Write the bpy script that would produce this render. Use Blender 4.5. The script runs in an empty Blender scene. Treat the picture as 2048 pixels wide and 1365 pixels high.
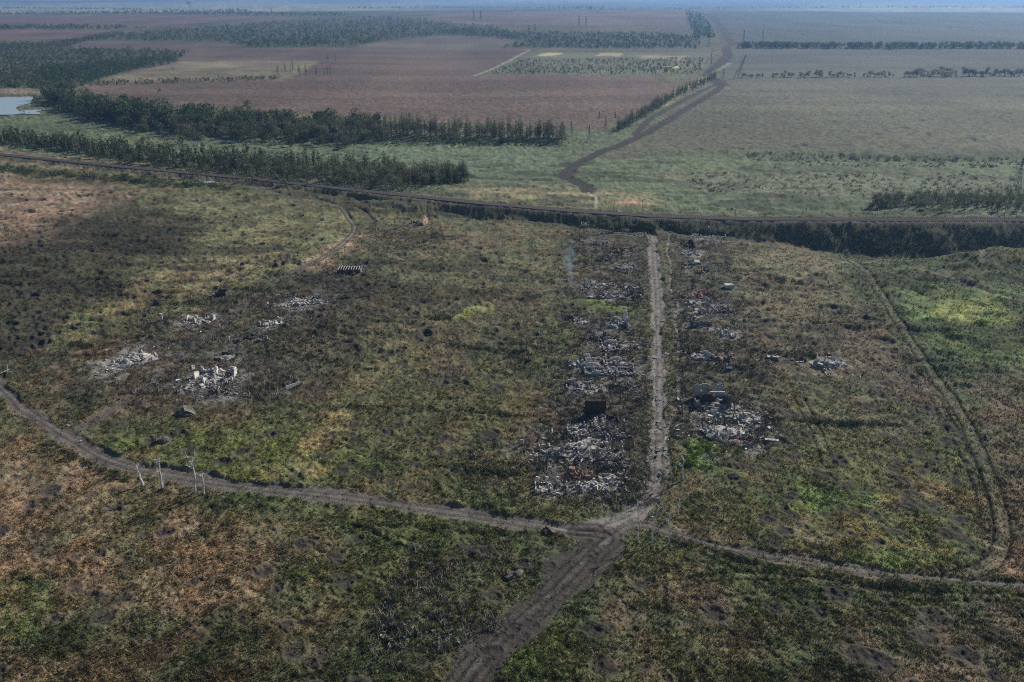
import bpy, math, random
import numpy as np
R = math.radians
scene = bpy.context.scene
COL = scene.collection
# ---------------------------------------------------------------- camera, sky, sun, exposure
CAM_H, FPX, CX, CY = 140.0, 1700.0, 1024.0, 682.5      # eye height; focal length and centre in photo pixels (2048 wide)
PITCH = math.atan(702.5 / FPX)
cam_data = bpy.data.cameras.new('camera'); cam = bpy.data.objects.new('camera', cam_data); COL.objects.link(cam)
cam.location = (0, 0, CAM_H); cam.rotation_euler = (math.pi / 2 - PITCH, 0, 0)
cam_data.sensor_width = 36.0; cam_data.lens = 36.0 * FPX / 2048.0
cam_data.clip_start = 1.0; cam_data.clip_end = 90000.0
scene.camera = cam
SUN_EL, SUN_AZ = 31.0, 46.0                            # degrees above the horizon; degrees to the right of straight ahead (+Y)
world = bpy.data.worlds.new('World'); scene.world = world; world.use_nodes = True
wn = world.node_tree; bg = wn.nodes['Background']
sky = wn.nodes.new('ShaderNodeTexSky'); sky.sky_type = 'NISHITA'; sky.sun_disc = False
sky.sun_elevation = R(SUN_EL); sky.sun_rotation = R(SUN_AZ); sky.altitude = 150
sky.air_density = 1.0; sky.dust_density = 0.6; sky.ozone_density = 1.5
wn.links.new(sky.outputs[0], bg.inputs[0]); bg.inputs[1].default_value = 0.055
sun_d = bpy.data.lights.new('sun', 'SUN'); sun = bpy.data.objects.new('sun', sun_d); COL.objects.link(sun)
sun_d.energy = 4.9; sun_d.angle = R(0.5); sun_d.color = (1.0, 0.93, 0.83)
sun.rotation_euler = (R(90 - SUN_EL), 0, R(180 - SUN_AZ)); sun.location = (0, 0, 300)
scene.view_settings.view_transform = 'Standard'; scene.view_settings.look = 'None'
scene.view_settings.exposure = 0.15; scene.view_settings.gamma = 1.0
scene.view_settings.use_curve_mapping = False
scene.cycles.pixel_filter_type = 'BLACKMAN_HARRIS'; scene.cycles.filter_width = 1.05
scene.cycles.use_denoising = False
scene.cycles.max_bounces = 4; scene.cycles.diffuse_bounces = 2; scene.cycles.volume_bounces = 0
scene.cycles.transparent_max_bounces = 8

# ---------------------------------------------------------------- noise
def hsh(ix, iy, s):
    h = (ix.astype(np.int64) * 374761393 + iy.astype(np.int64) * 668265263 + s * 974711) & 0xffffffff
    h = ((h ^ (h >> 13)) * 1274126177) & 0xffffffff
    h = ((h ^ (h >> 16)) * 2246822519) & 0xffffffff
    return ((h ^ (h >> 15)) & 0xffffff).astype(np.float32) / np.float32(0xffffff)
def vn(x, y, sc, s=0):                                  # smooth value noise, 0..1, cells of sc metres
    u = x / sc + 1013.7; v = y / sc + 977.3
    i = np.floor(u); j = np.floor(v); fu = (u - i).astype(np.float32); fv = (v - j).astype(np.float32)
    fu = fu * fu * (3 - 2 * fu); fv = fv * fv * (3 - 2 * fv)
    a = hsh(i, j, s); b = hsh(i + 1, j, s); c = hsh(i, j + 1, s); d = hsh(i + 1, j + 1, s)
    return (a + (b - a) * fu) * (1 - fv) + (c + (d - c) * fu) * fv
def rot(x, y, a):
    return x * math.cos(a) - y * math.sin(a), x * math.sin(a) + y * math.cos(a)
def fbm(x, y, sc, octv=4, s=0, g=0.5):
    t = 0; w = 1; ws = 0
    for k in range(octv):
        xr, yr = rot(x, y, 0.7 + k * 1.1)
        t = t + w * vn(xr, yr, sc / 2 ** k, s + 17 * k); ws += w; w *= g
    return t / ws
def ss(a, b, x):
    t = np.clip((x - a) / (b - a), 0, 1); return t * t * (3 - 2 * t)
def st(n, k=3.0):                                       # stretch fbm towards the full 0..1 range
    return np.clip((n - 0.5) * k + 0.5, 0, 1)

# ---------------------------------------------------------------- photo pixel <-> place
cp, sp = math.cos(PITCH), math.sin(PITCH)
def ray(px, py):
    a = (np.asarray(px, float) - CX) / FPX; b = (CY - np.asarray(py, float)) / FPX
    return a, cp + b * sp, -sp + b * cp                 # x, y, z of the sight line
def at0(px, py, z=0.0):
    a, f, d = ray(px, py); t = (z - CAM_H) / d
    return a * t, f * t
def proj(x, y, z):
    dz = z - CAM_H; f = y * cp - dz * sp; u = y * sp + dz * cp
    f = np.where(f < 1, 1, f)
    return CX + FPX * x / f, CY - FPX * u / f
def seg_d(x, y, pts):                                   # distance to a polyline, side sign and arc position
    best = np.full(x.shape, 1e9); side = np.zeros(x.shape); arc = np.zeros(x.shape); L = 0.0
    for (x0, y0), (x1, y1) in zip(pts[:-1], pts[1:]):
        dx, dy = x1 - x0, y1 - y0; l = math.hypot(dx, dy) + 1e-9
        t = np.clip(((x - x0) * dx + (y - y0) * dy) / l / l, 0, 1)
        d = np.hypot(x - x0 - t * dx, y - y0 - t * dy)
        m = d < best; best = np.where(m, d, best)
        side = np.where(m, np.sign(dx * (y - y0) - dy * (x - x0)), side); arc = np.where(m, L + t * l, arc); L += l
    return best, side, arc
def wline(pp, z=0.0):
    return [tuple(float(c) for c in at0(p[0], p[1], z)) for p in pp]
def smooth_line(pts, n=4):
    P = [pts[0]] + list(pts) + [pts[-1]]; out = []
    for i in range(1, len(P) - 2):
        for k in range(n):
            t = k / n; q = []
            for c in range(2):
                a, b, c2, d = P[i-1][c], P[i][c], P[i+1][c], P[i+2][c]
                q.append(0.5 * (2*b + (c2-a)*t + (2*a-5*b+4*c2-d)*t*t + (3*b-a-3*c2+d)*t**3))
            out.append(tuple(q))
    out.append(tuple(pts[-1])); return out

# ---------------------------------------------------------------- lie of the land
RAIL_Z = 3.0
RAIL_PX = [(-700, 262), (-300, 284), (0, 309), (250, 334), (500, 357), (700, 379), (950, 405), (1150, 422), (1310, 432), (1500, 438), (1800, 439), (2048, 439), (2500, 436), (3000, 430)]
RAIL = wline(RAIL_PX, RAIL_Z)
POND = [(-260, 196), (70, 190), (62, 205), (35, 212), (28, 222), (-10, 224), (-260, 232)]
def gauss(x, y, px, py, rx, ry, ang=0.0):
    gx, gy = at0(px, py); u, v = rot(x - gx, y - gy, -ang)
    return np.exp(-(u / rx) ** 2 - (v / ry) ** 2)
def H(x, y):
    x = np.asarray(x, float); y = np.asarray(y, float)
    r = np.hypot(x, y)
    d, side, arc = seg_d(x, y, RAIL)
    flat = ss(12, 90, d)
    h = (fbm(x, y, 260, 3, 5) - 0.5) * 5.0 * flat * ss(120, 500, r)
    h = h + (fbm(x, y, 1500, 3, 9) - 0.5) * 26 * ss(1200, 4000, r)
    back = np.where(side > 0, d, 0)
    h = h - 3.5 * ss(20, 80, back) * (1 - ss(170, 330, back))                 # reedy valley behind the line
    h = h - 11.5 * gauss(x, y, 1770, 474, 85, 38) * np.where(side > 0, 0, 1)     # gully in front of the high bank
    h = h - 9 * gauss(x, y, 2200, 474, 120, 40) * np.where(side > 0, 0, 1)
    h = h - 4.6 * gauss(x, y, 1360, 450, 110, 17) * np.where(side > 0, 0, 1)
    h = h - 4.6 * gauss(x, y, 1000, 427, 110, 16) * np.where(side > 0, 0, 1) - 2.2 * gauss(x, y, 760, 398, 70, 14) * np.where(side > 0, 0, 1)
    h = h + 6.5 * gauss(x, y, 1985, 528, 36, 18) + 5 * gauss(x, y, 2120, 520, 50, 17)
    h = h - 5 * gauss(x, y, 1650, 408, 60, 16, 0.1)
    h = h + 4.2 * gauss(x, y, 1240, 400, 28, 20) + 3.2 * gauss(x, y, 1080, 388, 32, 16) + 2.5 * gauss(x, y, 930, 388, 28, 10)
    h = h - 6 * gauss(x, y, 1830, 312, 170, 17)
    h = h - 70 * ss(6500, 9500, r) + (fbm(x, y, 5000, 3, 31) - 0.5) * 170 * ss(8500, 16000, r)
    d = d + (fbm(x, y, 26, 2, 44) - .5) * 9 * ss(6, 16, d)
    h = np.where(np.abs(d) < 200, np.maximum(h, RAIL_Z - 0.35 - np.maximum(d - 4.2, 0) / 1.6), h)
    gx, gy = at0(*[np.mean([p[i] for p in POND]) for i in (0, 1)])
    return h - RAIL_Z * 0 

def at(px, py, it=10):                                  # the point of the land seen at a photo pixel
    a, f, dz = ray(px, py); z = 0.0
    for _ in range(it):
        t = (z - CAM_H) / dz; z = 0.5 * z + 0.5 * float(H(a * t, f * t))
    t = (z - CAM_H) / dz
    return float(a * t), float(f * t), float(H(a * t, f * t))
def mpp(px, py):                                        # metres per photo pixel across the view there
    x, y, z = at(px, py); return (y * cp - (z - CAM_H) * sp) / FPX

def poly_sd(u, v, pts, sy=1.0):                         # signed distance (>0 inside), pixels
    P = np.array(pts, float); x0, y0 = P.min(0); x1, y1 = P.max(0)
    out = np.full(u.shape, -50.0)
    m = (u > x0 - 40) & (u < x1 + 40) & (v > y0 - 40) & (v < y1 + 40)
    if not m.any(): return out
    uu, vv = u[m], v[m]; d = np.full(uu.shape, 1e9); ins = np.zeros(uu.shape, bool)
    n = len(P)
    for i in range(n):
        ax, ay = P[i]; bx, by = P[(i + 1) % n]
        dx, dy = bx - ax, (by - ay) * sy; l = dx * dx + dy * dy + 1e-9
        t = np.clip(((uu - ax) * dx + (vv - ay) * sy * dy) / l, 0, 1)
        d = np.minimum(d, np.hypot(uu - ax - t * dx, (vv - ay) * sy - t * dy))
        if ay != by:
            c = ((ay > vv) != (by > vv)) & (uu < (bx - ax) * (vv - ay) / (by - ay) + ax)
            ins ^= c
    out[m] = np.where(ins, d, -d); return out
# ---------------------------------------------------------------- what grows or lies where (albedo), measured off the photo
SAT = .60
def C(r, g, b, k=1.85):
    f = lambda c: ((c / 255 + 0.055) / 1.055) ** 2.4 if c > 10 else c / 255 / 12.92
    v = np.array([f(r) * k, f(g) * k, f(b) * k], np.float32); l = v.mean()
    return l + (v - l) * SAT
OLIVE, DRY, GREEN, MOSS = C(66, 66, 40), C(96, 82, 60), C(66, 80, 40), C(88, 118, 26)
SOIL, PATH, ASH, YEL, TAN = C(52, 48, 46), C(96, 90, 85), C(128, 124, 118), C(132, 112, 44), C(138, 114, 88)
FIELD, FIELDR, REED, PINK, GREY = C(84, 66, 58), C(84, 78, 66), C(72, 86, 60), C(116, 88, 74), C(76, 70, 60)
WOODF, PALE, DGREEN, LIME, BURN = C(62, 70, 52), C(150, 142, 98), C(44, 54, 30), C(132, 140, 30), C(38, 36, 36)
DARKOL, BROWN = C(56, 54, 38), C(84, 68, 54)
# (polygon in photo pixels, softness, colour, strength, noise size in metres (0 = even), seed)
AREAS = [
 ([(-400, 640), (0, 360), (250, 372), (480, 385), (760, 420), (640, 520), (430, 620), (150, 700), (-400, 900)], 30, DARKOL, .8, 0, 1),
 ([(-400, 350), (0, 350), (240, 375), (285, 385), (120, 460), (-400, 620)], 14, PINK, .75, 14, 2),
 ([(0, 352), (210, 382), (130, 440), (-200, 500)], 14, TAN, .55, 9, 3),
 ([(230, 380), (560, 385), (730, 420), (690, 500), (560, 560), (330, 640), (110, 700), (250, 560), (420, 460)], 26, C(104, 104, 62), .75, 18, 4),
 ([(130, 620), (330, 560), (470, 560), (420, 620), (300, 650), (120, 690)], 16, C(104, 104, 54), .6, 8, 5),
 ([(230, 575), (330, 545), (420, 520), (560, 530), (420, 580), (220, 640)], 10, C(128, 106, 76), .5, 6, 6),
 ([(600, 530), (700, 470), (740, 470), (690, 520), (640, 540)], 6, C(150, 122, 96), .75, 5, 7),
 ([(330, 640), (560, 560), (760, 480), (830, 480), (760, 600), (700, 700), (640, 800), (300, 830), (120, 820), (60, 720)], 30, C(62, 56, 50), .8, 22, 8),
 ([(740, 430), (1130, 455), (1120, 620), (1060, 700), (760, 640), (760, 520)], 30, C(88, 84, 58), .7, 20, 9),
 ([(640, 600), (1080, 560), (1080, 860), (700, 900), (560, 860), (620, 720)], 30, C(72, 66, 50), .8, 16, 10),
 ([(560, 830), (740, 790), (1060, 760), (1060, 990), (700, 960), (420, 960), (200, 880), (340, 850)], 26, C(80, 78, 40), .8, 18, 11),
 ([(380, 860), (640, 860), (700, 930), (600, 975), (440, 955), (200, 900)], 20, C(92, 100, 34), .8, 10, 12),
 ([(480, 930), (620, 920), (680, 880), (700, 820), (640, 820), (640, 880), (560, 930), (470, 945), (520, 962), (620, 962), (640, 930)], 8, C(138, 118, 70), .55, 5, 13),
 ([(650, 800), (730, 700), (860, 680), (830, 740), (720, 830)], 9, C(96, 98, 52), .45, 6, 14),
 ([(925, 610), (970, 608), (965, 628), (915, 628)], 3, LIME, .6, 3, 15),
 ([(800, 640), (870, 660), (720, 780), (690, 770)], 6, C(108, 98, 64), .4, 5, 16),
 # village strips: churned, ash-grey
 ([(1150, 450), (1290, 450), (1300, 620), (1300, 990), (1160, 1010), (1070, 1000), (1100, 820), (1150, 680), (1160, 540)], 42, C(66, 63, 54), .8, 0, 17),
 ([(1330, 455), (1440, 460), (1500, 560), (1500, 760), (1560, 880), (1480, 930), (1350, 930), (1335, 700)], 40, C(66, 64, 54), .8, 0, 18),
 ([(1160, 590), (1310, 590), (1310, 618), (1240, 640), (1150, 610)], 8, C(78, 100, 34), .8, 6, 19),
 ([(1360, 885), (1500, 890), (1490, 935), (1350, 940)], 8, C(76, 112, 30), .8, 6, 20),
 # east fields
 ([(1500, 470), (1640, 490), (1720, 560), (1800, 700), (1900, 880), (1700, 940), (1540, 880), (1500, 760), (1480, 600)], 26, C(84, 76, 62), .85, 22, 21),
 ([(1480, 480), (1700, 520), (1740, 600), (1560, 640), (1450, 600)], 20, C(96, 92, 62), .7, 12, 22),
 ([(1540, 760), (1760, 770), (1860, 850), (1700, 900), (1560, 860)], 16, C(84, 88, 48), .6, 12, 23),
 ([(1640, 500), (2048, 520), (2400, 560), (2400, 840), (2048, 820), (1880, 800), (1760, 640)], 24, C(62, 74, 46), .9, 0, 24),
 ([(1800, 590), (2048, 580), (2300, 600), (2300, 760), (2048, 740), (1900, 720), (1800, 640)], 18, C(84, 104, 42), .75, 14, 25),
 ([(1860, 600), (2000, 590), (2040, 640), (1930, 650), (1840, 640)], 8, C(130, 142, 50), .7, 8, 26),
 ([(1920, 760), (2048, 740), (2400, 800), (2400, 1100), (2048, 1060), (1980, 900)], 22, C(92, 76, 64), .8, 16, 27),
 ([(1540, 900), (1900, 880), (1980, 960), (1990, 1090), (1920, 1130), (1640, 1100), (1440, 1060), (1400, 960)], 26, C(86, 88, 44), .85, 14, 28),
 ([(1600, 960), (1760, 980), (1660, 1060), (1560, 1030)], 14, MOSS, .8, 9, 29),
 ([(1700, 950), (1900, 960), (1990, 1010), (1960, 1050), (1840, 1010), (1700, 1000)], 9, C(112, 92, 54), .5, 7, 30),
 ([(1700, 1030), (1850, 1060), (1920, 1090), (1860, 1110), (1720, 1070)], 8, C(124, 112, 48), .55, 6, 31),
 ([(1690, 1080), (1850, 1100), (1800, 1130), (1660, 1100)], 10, MOSS, .7, 8, 32),
 ([(1520, 1035), (1640, 1040), (1640, 1070), (1530, 1060)], 6, C(104, 92, 72), .6, 5, 33),
 ([(1340, 990), (1420, 930), (1560, 980), (1520, 1060), (1360, 1050)], 20, C(66, 76, 38), .8, 9, 34),
 # foreground
 ([(-400, 900), (60, 880), (250, 940), (480, 1010), (660, 1080), (640, 1180), (400, 1230), (120, 1260), (-400, 1350)], 40, C(116, 92, 68), .85, 12, 35),
 ([(-300, 1180), (60, 1160), (110, 1230), (40, 1290), (-300, 1300)], 16, C(74, 90, 40), .7, 7, 36),
 ([(620, 1010), (980, 1040), (1120, 1080), (1040, 1180), (760, 1250), (560, 1180)], 40, C(76, 82, 38), .8, 12, 37),
 ([(740, 1020), (960, 1045), (1110, 1075), (1030, 1100), (880, 1075), (700, 1040)], 10, C(52, 66, 30), .8, 5, 38),
 ([(820, 1120), (1000, 1080), (1120, 1080), (1120, 1160), (980, 1280), (860, 1400), (640, 1400), (740, 1240)], 26, C(66, 68, 46), .75, 8, 39),
 ([(1000, 1250), (1120, 1190), (1180, 1280), (1180, 1420), (1020, 1420)], 16, C(84, 98, 36), .8, 8, 40),
 ([(1200, 1120), (1380, 1080), (2048, 1180), (2400, 1240), (2400, 1360), (1900, 1290), (1600, 1220), (1300, 1180)], 30, C(72, 78, 40), .85, 12, 41),
 ([(1260, 1180), (1420, 1160), (1520, 1240), (1560, 1400), (1260, 1420), (1180, 1300)], 40, C(94, 80, 62), .7, 11, 42),
 ([(1740, 1240), (2048, 1220), (2400, 1300), (2400, 1700), (1700, 1700)], 40, C(98, 84, 68), .75, 11, 43),
 ([(1990, 1080), (2200, 1080), (2200, 1200), (2010, 1160)], 12, C(132, 100, 84), .6, 7, 44),
 ([(1120, 1300), (1500, 1300), (1700, 1500), (1100, 1600)], 40, C(80, 86, 42), .6, 12, 45),
 # behind the railway
 ([(-900, 200), (180, 200), (330, 262), (700, 268), (1130, 262), (1400, 200), (1430, 300), (2600, 300), (2600, 440), (1300, 430), (700, 372), (0, 300), (-900, 270)], 5, REED, 1, 0, 50),
 ([(700, 290), (1120, 300), (1120, 345), (900, 350), (720, 320)], 8, C(78, 98, 74), .7, 30, 51),
 ([(1180, 320), (1500, 310), (1900, 350), (1640, 390), (1300, 400), (1160, 360)], 8, C(78, 94, 62), .8, 26, 52),
 ([(1300, 340), (1700, 350), (2100, 350), (2100, 400), (1700, 400), (1400, 385)], 10, C(90, 92, 74), .7, 18, 53),
 ([(900, 375), (1080, 372), (1300, 385), (1340, 415), (1200, 412), (960, 395)], 7, C(118, 106, 72), .75, 14, 54),
 ([(1210, 395), (1280, 398), (1300, 412), (1240, 410)], 3, C(146, 118, 92), .7, 6, 55),
 ([(1050, 388), (1090, 390), (1080, 412), (1040, 408)], 3, C(110, 124, 62), .7, 6, 56),
 ([(-900, 262), (0, 296), (300, 328), (640, 368), (900, 392), (1200, 420), (1200, 432), (900, 412), (400, 362), (0, 330), (-900, 300)], 4, C(98, 88, 64), .8, 0, 57),
 ([(0, 215), (60, 205), (150, 235), (110, 250), (0, 245)], 5, C(88, 96, 60), .8, 12, 58),
 ([(-300, 250), (140, 232), (180, 262), (80, 285), (-300, 280)], 5, C(66, 84, 56), .8, 12, 59),
 # brown fields to the horizon
 ([(1390, 165), (1440, 150), (2900, 140), (2900, 310), (2048, 312), (1500, 300), (1200, 320), (1240, 290), (1330, 235)], 3, C(74, 76, 58), 1, 0, 60),
 ([(1450, 162), (2900, 155), (2900, 215), (2048, 200), (1480, 205), (1400, 200)], 6, C(72, 72, 60), .8, 60, 61),
 ([(1460, 100), (2900, 98), (2900, 152), (1430, 158)], 2, C(64, 70, 62), 1, 0, 62),
 ([(1420, 24), (2900, 20), (2900, 96), (1500, 96), (1450, 60)], 2, C(58, 68, 63), 1, 0, 63),
 ([(165, 176), (330, 160), (600, 158), (1300, 154), (1300, 168), (1385, 176), (1200, 262), (1130, 258), (760, 236), (640, 240), (560, 220), (300, 208), (160, 182)], 3, FIELD, 1, 0, 64),
 ([(360, 105), (480, 96), (1070, 98), (970, 150), (1300, 156), (1300, 164), (180, 172), (330, 120)], 2, FIELD, 1, 0, 65),
 ([(195, 160), (370, 122), (640, 122), (600, 150), (560, 162), (240, 166)], 3, C(112, 106, 74), .8, 40, 66),
 ([(1060, 104), (1430, 106), (1400, 150), (965, 150)], 2, C(84, 88, 62), 1, 0, 67),
 ([(1090, 106), (1130, 106), (1110, 112), (1070, 113)], 1.5, C(170, 150, 80), .8, 0, 68),
 ([(1205, 106), (1250, 107), (1240, 113), (1190, 112)], 1.5, C(160, 136, 84), .7, 0, 69),
 ([(1270, 111), (1380, 112), (1370, 122), (1280, 118)], 1.5, C(150, 136, 84), .6, 20, 70),
 ([(1335, 134), (1370, 134), (1368, 138), (1338, 138)], 1, C(190, 176, 110), .8, 0, 71),
 ([(800, 78), (920, 70), (1030, 80), (1000, 100), (860, 98), (700, 96)], 2, C(92, 80, 68), .9, 0, 72),
 ([(880, 22), (1370, 22), (1370, 52), (1060, 50), (840, 48)], 2, C(92, 74, 68), 1, 0, 73),
 ([(-900, 30), (300, 28), (600, 36), (560, 42), (240, 52), (-900, 52)], 1.5, C(92, 70, 66), 1, 0, 74),
 ([(-900, 60), (240, 60), (150, 78), (-900, 92)], 1.5, C(94, 70, 64), 1, 0, 75),
 ([(130, 84), (500, 84), (470, 96), (380, 104), (200, 98), (100, 96)], 1.5, C(86, 70, 66), 1, 0, 76),
 ([(420, 36), (620, 40), (500, 44)], 1, FIELD, .8, 0, 77),
 ([(0, 176), (80, 178), (70, 190), (0, 192)], 2, C(110, 92, 84), .7, 14, 78),
 # ground under the woods
 ([(-600, 100), (100, 96), (250, 100), (380, 104), (330, 122), (240, 148), (190, 165), (120, 185), (60, 178), (-600, 176)], 3, WOODF, .9, 0, 90),
 ([(150, 84), (300, 66), (500, 48), (760, 34), (1000, 56), (1060, 78), (900, 70), (760, 84), (700, 94), (500, 96), (440, 84), (220, 82)], 3, WOODF, .9, 0, 91),
 ([(860, 60), (1060, 66), (1240, 66), (1400, 74), (1400, 98), (1200, 98), (1000, 96), (1060, 82), (900, 72)], 3, WOODF, .9, 0, 92),
 ([(1370, 22), (1398, 26), (1420, 50), (1430, 76), (1390, 76), (1376, 44)], 3, WOODF, .9, 0, 93),
 ([(1480, 91), (2900, 90), (2900, 98), (1450, 99)], 3, WOODF, .9, 0, 94),
]
# roads, tracks, ditches: (photo pixels, half width m, colour, strength, height change, ragged m)
def W(pp): return wline(smooth_line(pp, 4))
ROADS = [
 (W([(-120, 700), (0, 772), (40, 812), (100, 850), (150, 880), (220, 920), (330, 947), (480, 972), (650, 990), (800, 1010), (950, 1032), (1080, 1052), (1180, 1062)]), 3.2, C(82, 76, 72), .93, -.25, 2.2),
 (W([(1100, 1055), (1180, 1062), (1250, 1040), (1290, 1010), (1314, 965), (1318, 900), (1319, 800), (1317, 700), (1315, 600), (1311, 540), (1306, 480), (1299, 452)]), 2.7, C(104, 98, 93), .9, -.2, 2.4),
 (W([(1160, 1062), (1215, 1072), (1180, 1110), (1110, 1180), (1020, 1260), (960, 1320), (900, 1400), (820, 1520)]), 5.4, C(60, 54, 50), .93, -.25, 3.4),
 (W([(1200, 1090), (1270, 1050), (1345, 1068), (1450, 1096), (1600, 1124), (1750, 1146), (1880, 1158), (2048, 1172), (2300, 1180)]), 2.0, C(84, 78, 72), .8, -.2, 1.8),
 (W([(150, 860), (240, 810), (330, 750), (400, 690), (450, 650), (490, 610), (560, 560), (620, 530)]), 2.6, C(72, 66, 60), .8, -.15, 1.0),
 (W([(620, 530), (660, 505), (690, 480), (708, 455), (700, 435), (680, 412), (640, 398), (580, 392), (500, 372)]), 2.6, C(84, 80, 64), .75, -.1, .5),
 (W([(680, 412), (710, 414), (735, 424), (748, 440)]), 1.5, C(70, 66, 56), .6, -.1, .6),
 (W([(1690, 500), (1740, 560), (1790, 640), (1840, 720), (1900, 800), (1940, 870), (1970, 940), (1995, 1010), (2004, 1080), (1980, 1130), (1900, 1158)]), 2.4, C(80, 84, 52), .35, -.05, .7),
 (W([(0, 502), (90, 470), (200, 425), (300, 385), (330, 378)]), 2.6, C(70, 62, 56), .7, -.1, 1.0),
 (W([(1340, 470), (1335, 500), (1344, 540), (1340, 580), (1356, 610), (1350, 640), (1358, 680), (1356, 740), (1358, 800), (1340, 850), (1325, 900)]),   .5, C(116, 110, 100), .7, -.3, .3),
 (W([(1600, 560), (1700, 520), (1850, 545), (1960, 580), (2048, 605), (2300, 640)]), 1.6, C(96, 90, 74), .7, -.2, .8),
 (W([(1780, 548), (1880, 560), (1980, 590)]), 3.0, C(58, 48, 48), .85, -.4, .8),
 (W([(1900, 520), (1960, 498), (2048, 492), (2200, 496)]), 1.6, C(100, 92, 76), .6, -.1, .5),
 (W([(1960, 540), (1965, 515), (2000, 502), (2048, 506), (2150, 520)]), 1.5, C(100, 92, 76), .6, -.2, .5),
 # north road
 (W([(1176, 374), (1168, 362), (1140, 350), (1128, 340), (1150, 322), (1200, 300), (1250, 284), (1300, 262), (1330, 246), (1380, 215), (1425, 188), (1444, 172)]), 6.0, C(44, 40, 40), .95, -.3, 2),
 (W([(1270, 268), (1300, 240), (1350, 212), (1400, 185), (1440, 168)]), 4.5, C(46, 42, 42), .9, -.3, 1.5),
 (W([(1446, 172), (1430, 160), (1416, 150), (1428, 138), (1445, 122), (1456, 108), (1452, 98)]), 12, C(42, 38, 38), .95, -.3, 4),
 (W([(1452, 100), (1456, 90), (1480, 86)]), 11, C(44, 40, 40), .9, -.3, 5),
 (W([(1470, 88), (1456, 76), (1448, 62), (1436, 50), (1425, 40), (1410, 30), (1396, 24)]), 15, C(44, 42, 42), .9, -.3, 8),
 (W([(1436, 50), (1430, 40), (1412, 28)]), 14, C(44, 42, 42), .9, -.3, 8),
 (W([(1450, 86), (1442, 70), (1425, 52)]), 9, C(56, 50, 48), .8, -.3, 6),
 (W([(1176, 374), (1186, 385), (1194, 402), (1190, 418)]), .9, C(140, 130, 112), .8, -.2, .3),
 (W([(800, 382), (1000, 382), (1100, 378), (1170, 374)]), 1.6, C(60, 58, 52), .8, -.6, .8),
 (W([(1180, 378), (1300, 390), (1420, 408), (1500, 425)]), 1.4, C(58, 66, 52), .7, -.8, .8),
 (W([(900, 340), (1000, 348), (1120, 352)]), 2.6, C(50, 58, 46), .8, -1.2, .8),
 (W([(-300, 292), (0, 304), (300, 336), (600, 366), (900, 396)]), 2.0, C(72, 64, 58), .8, -.2, .8),
 (W([(560, 366), (760, 392), (1000, 424), (1120, 440), (1250, 452)]), 2.6, C(64, 56, 52), .7, -.2, 1),
 (W([(1060, 98), (1000, 130), (950, 152)]), 4, C(120, 122, 84), .7, 0, 3),
 (W([(1460, 126), (1400, 160), (1330, 215)]), 5, C(112, 116, 70), .6, 0, 3),
]
RUTS = [
 (ROADS[2][0], 1.3, .8), (ROADS[2][0], 3.6, .6),  # twin wheel marks: line, half gauge, depth
 (ROADS[7][0], 2.1, 1.3), (ROADS[5][0], 1.5, 1.0), (ROADS[6][0], 1.4, .8),
 (W([(1600, 800), (1625, 850), (1640, 880), (1655, 930)]), 1.9, 1.2),
 (W([(1600, 800), (1500, 840), (1420, 880)]), 1.2, .4),
 (ROADS[1][0], 1.1, .55), (ROADS[0][0], 1.2, .5), (ROADS[3][0], 1.1, .6),
 (W([(1870, 800), (1900, 860), (1935, 920), (1965, 1000), (1975, 1060)]), 1.8, 1.0),
 (W([(470, 880), (640, 890), (760, 920)]), 1.3, .4), (W([(1300, 1180), (1500, 1150), (1800, 1190), (2100, 1200)]), 1.4, .8),
 (W([(1400, 1210), (1600, 1190), (1850, 1230), (2100, 1250)]), 1.4, .6), (W([(730, 1050), (800, 1085), (870, 1105)]), 1.3, .6),
]
RUINS_XY = []                                           # (x, y, radius, ashiness); filled from the ruins table before the ground is built

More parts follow.
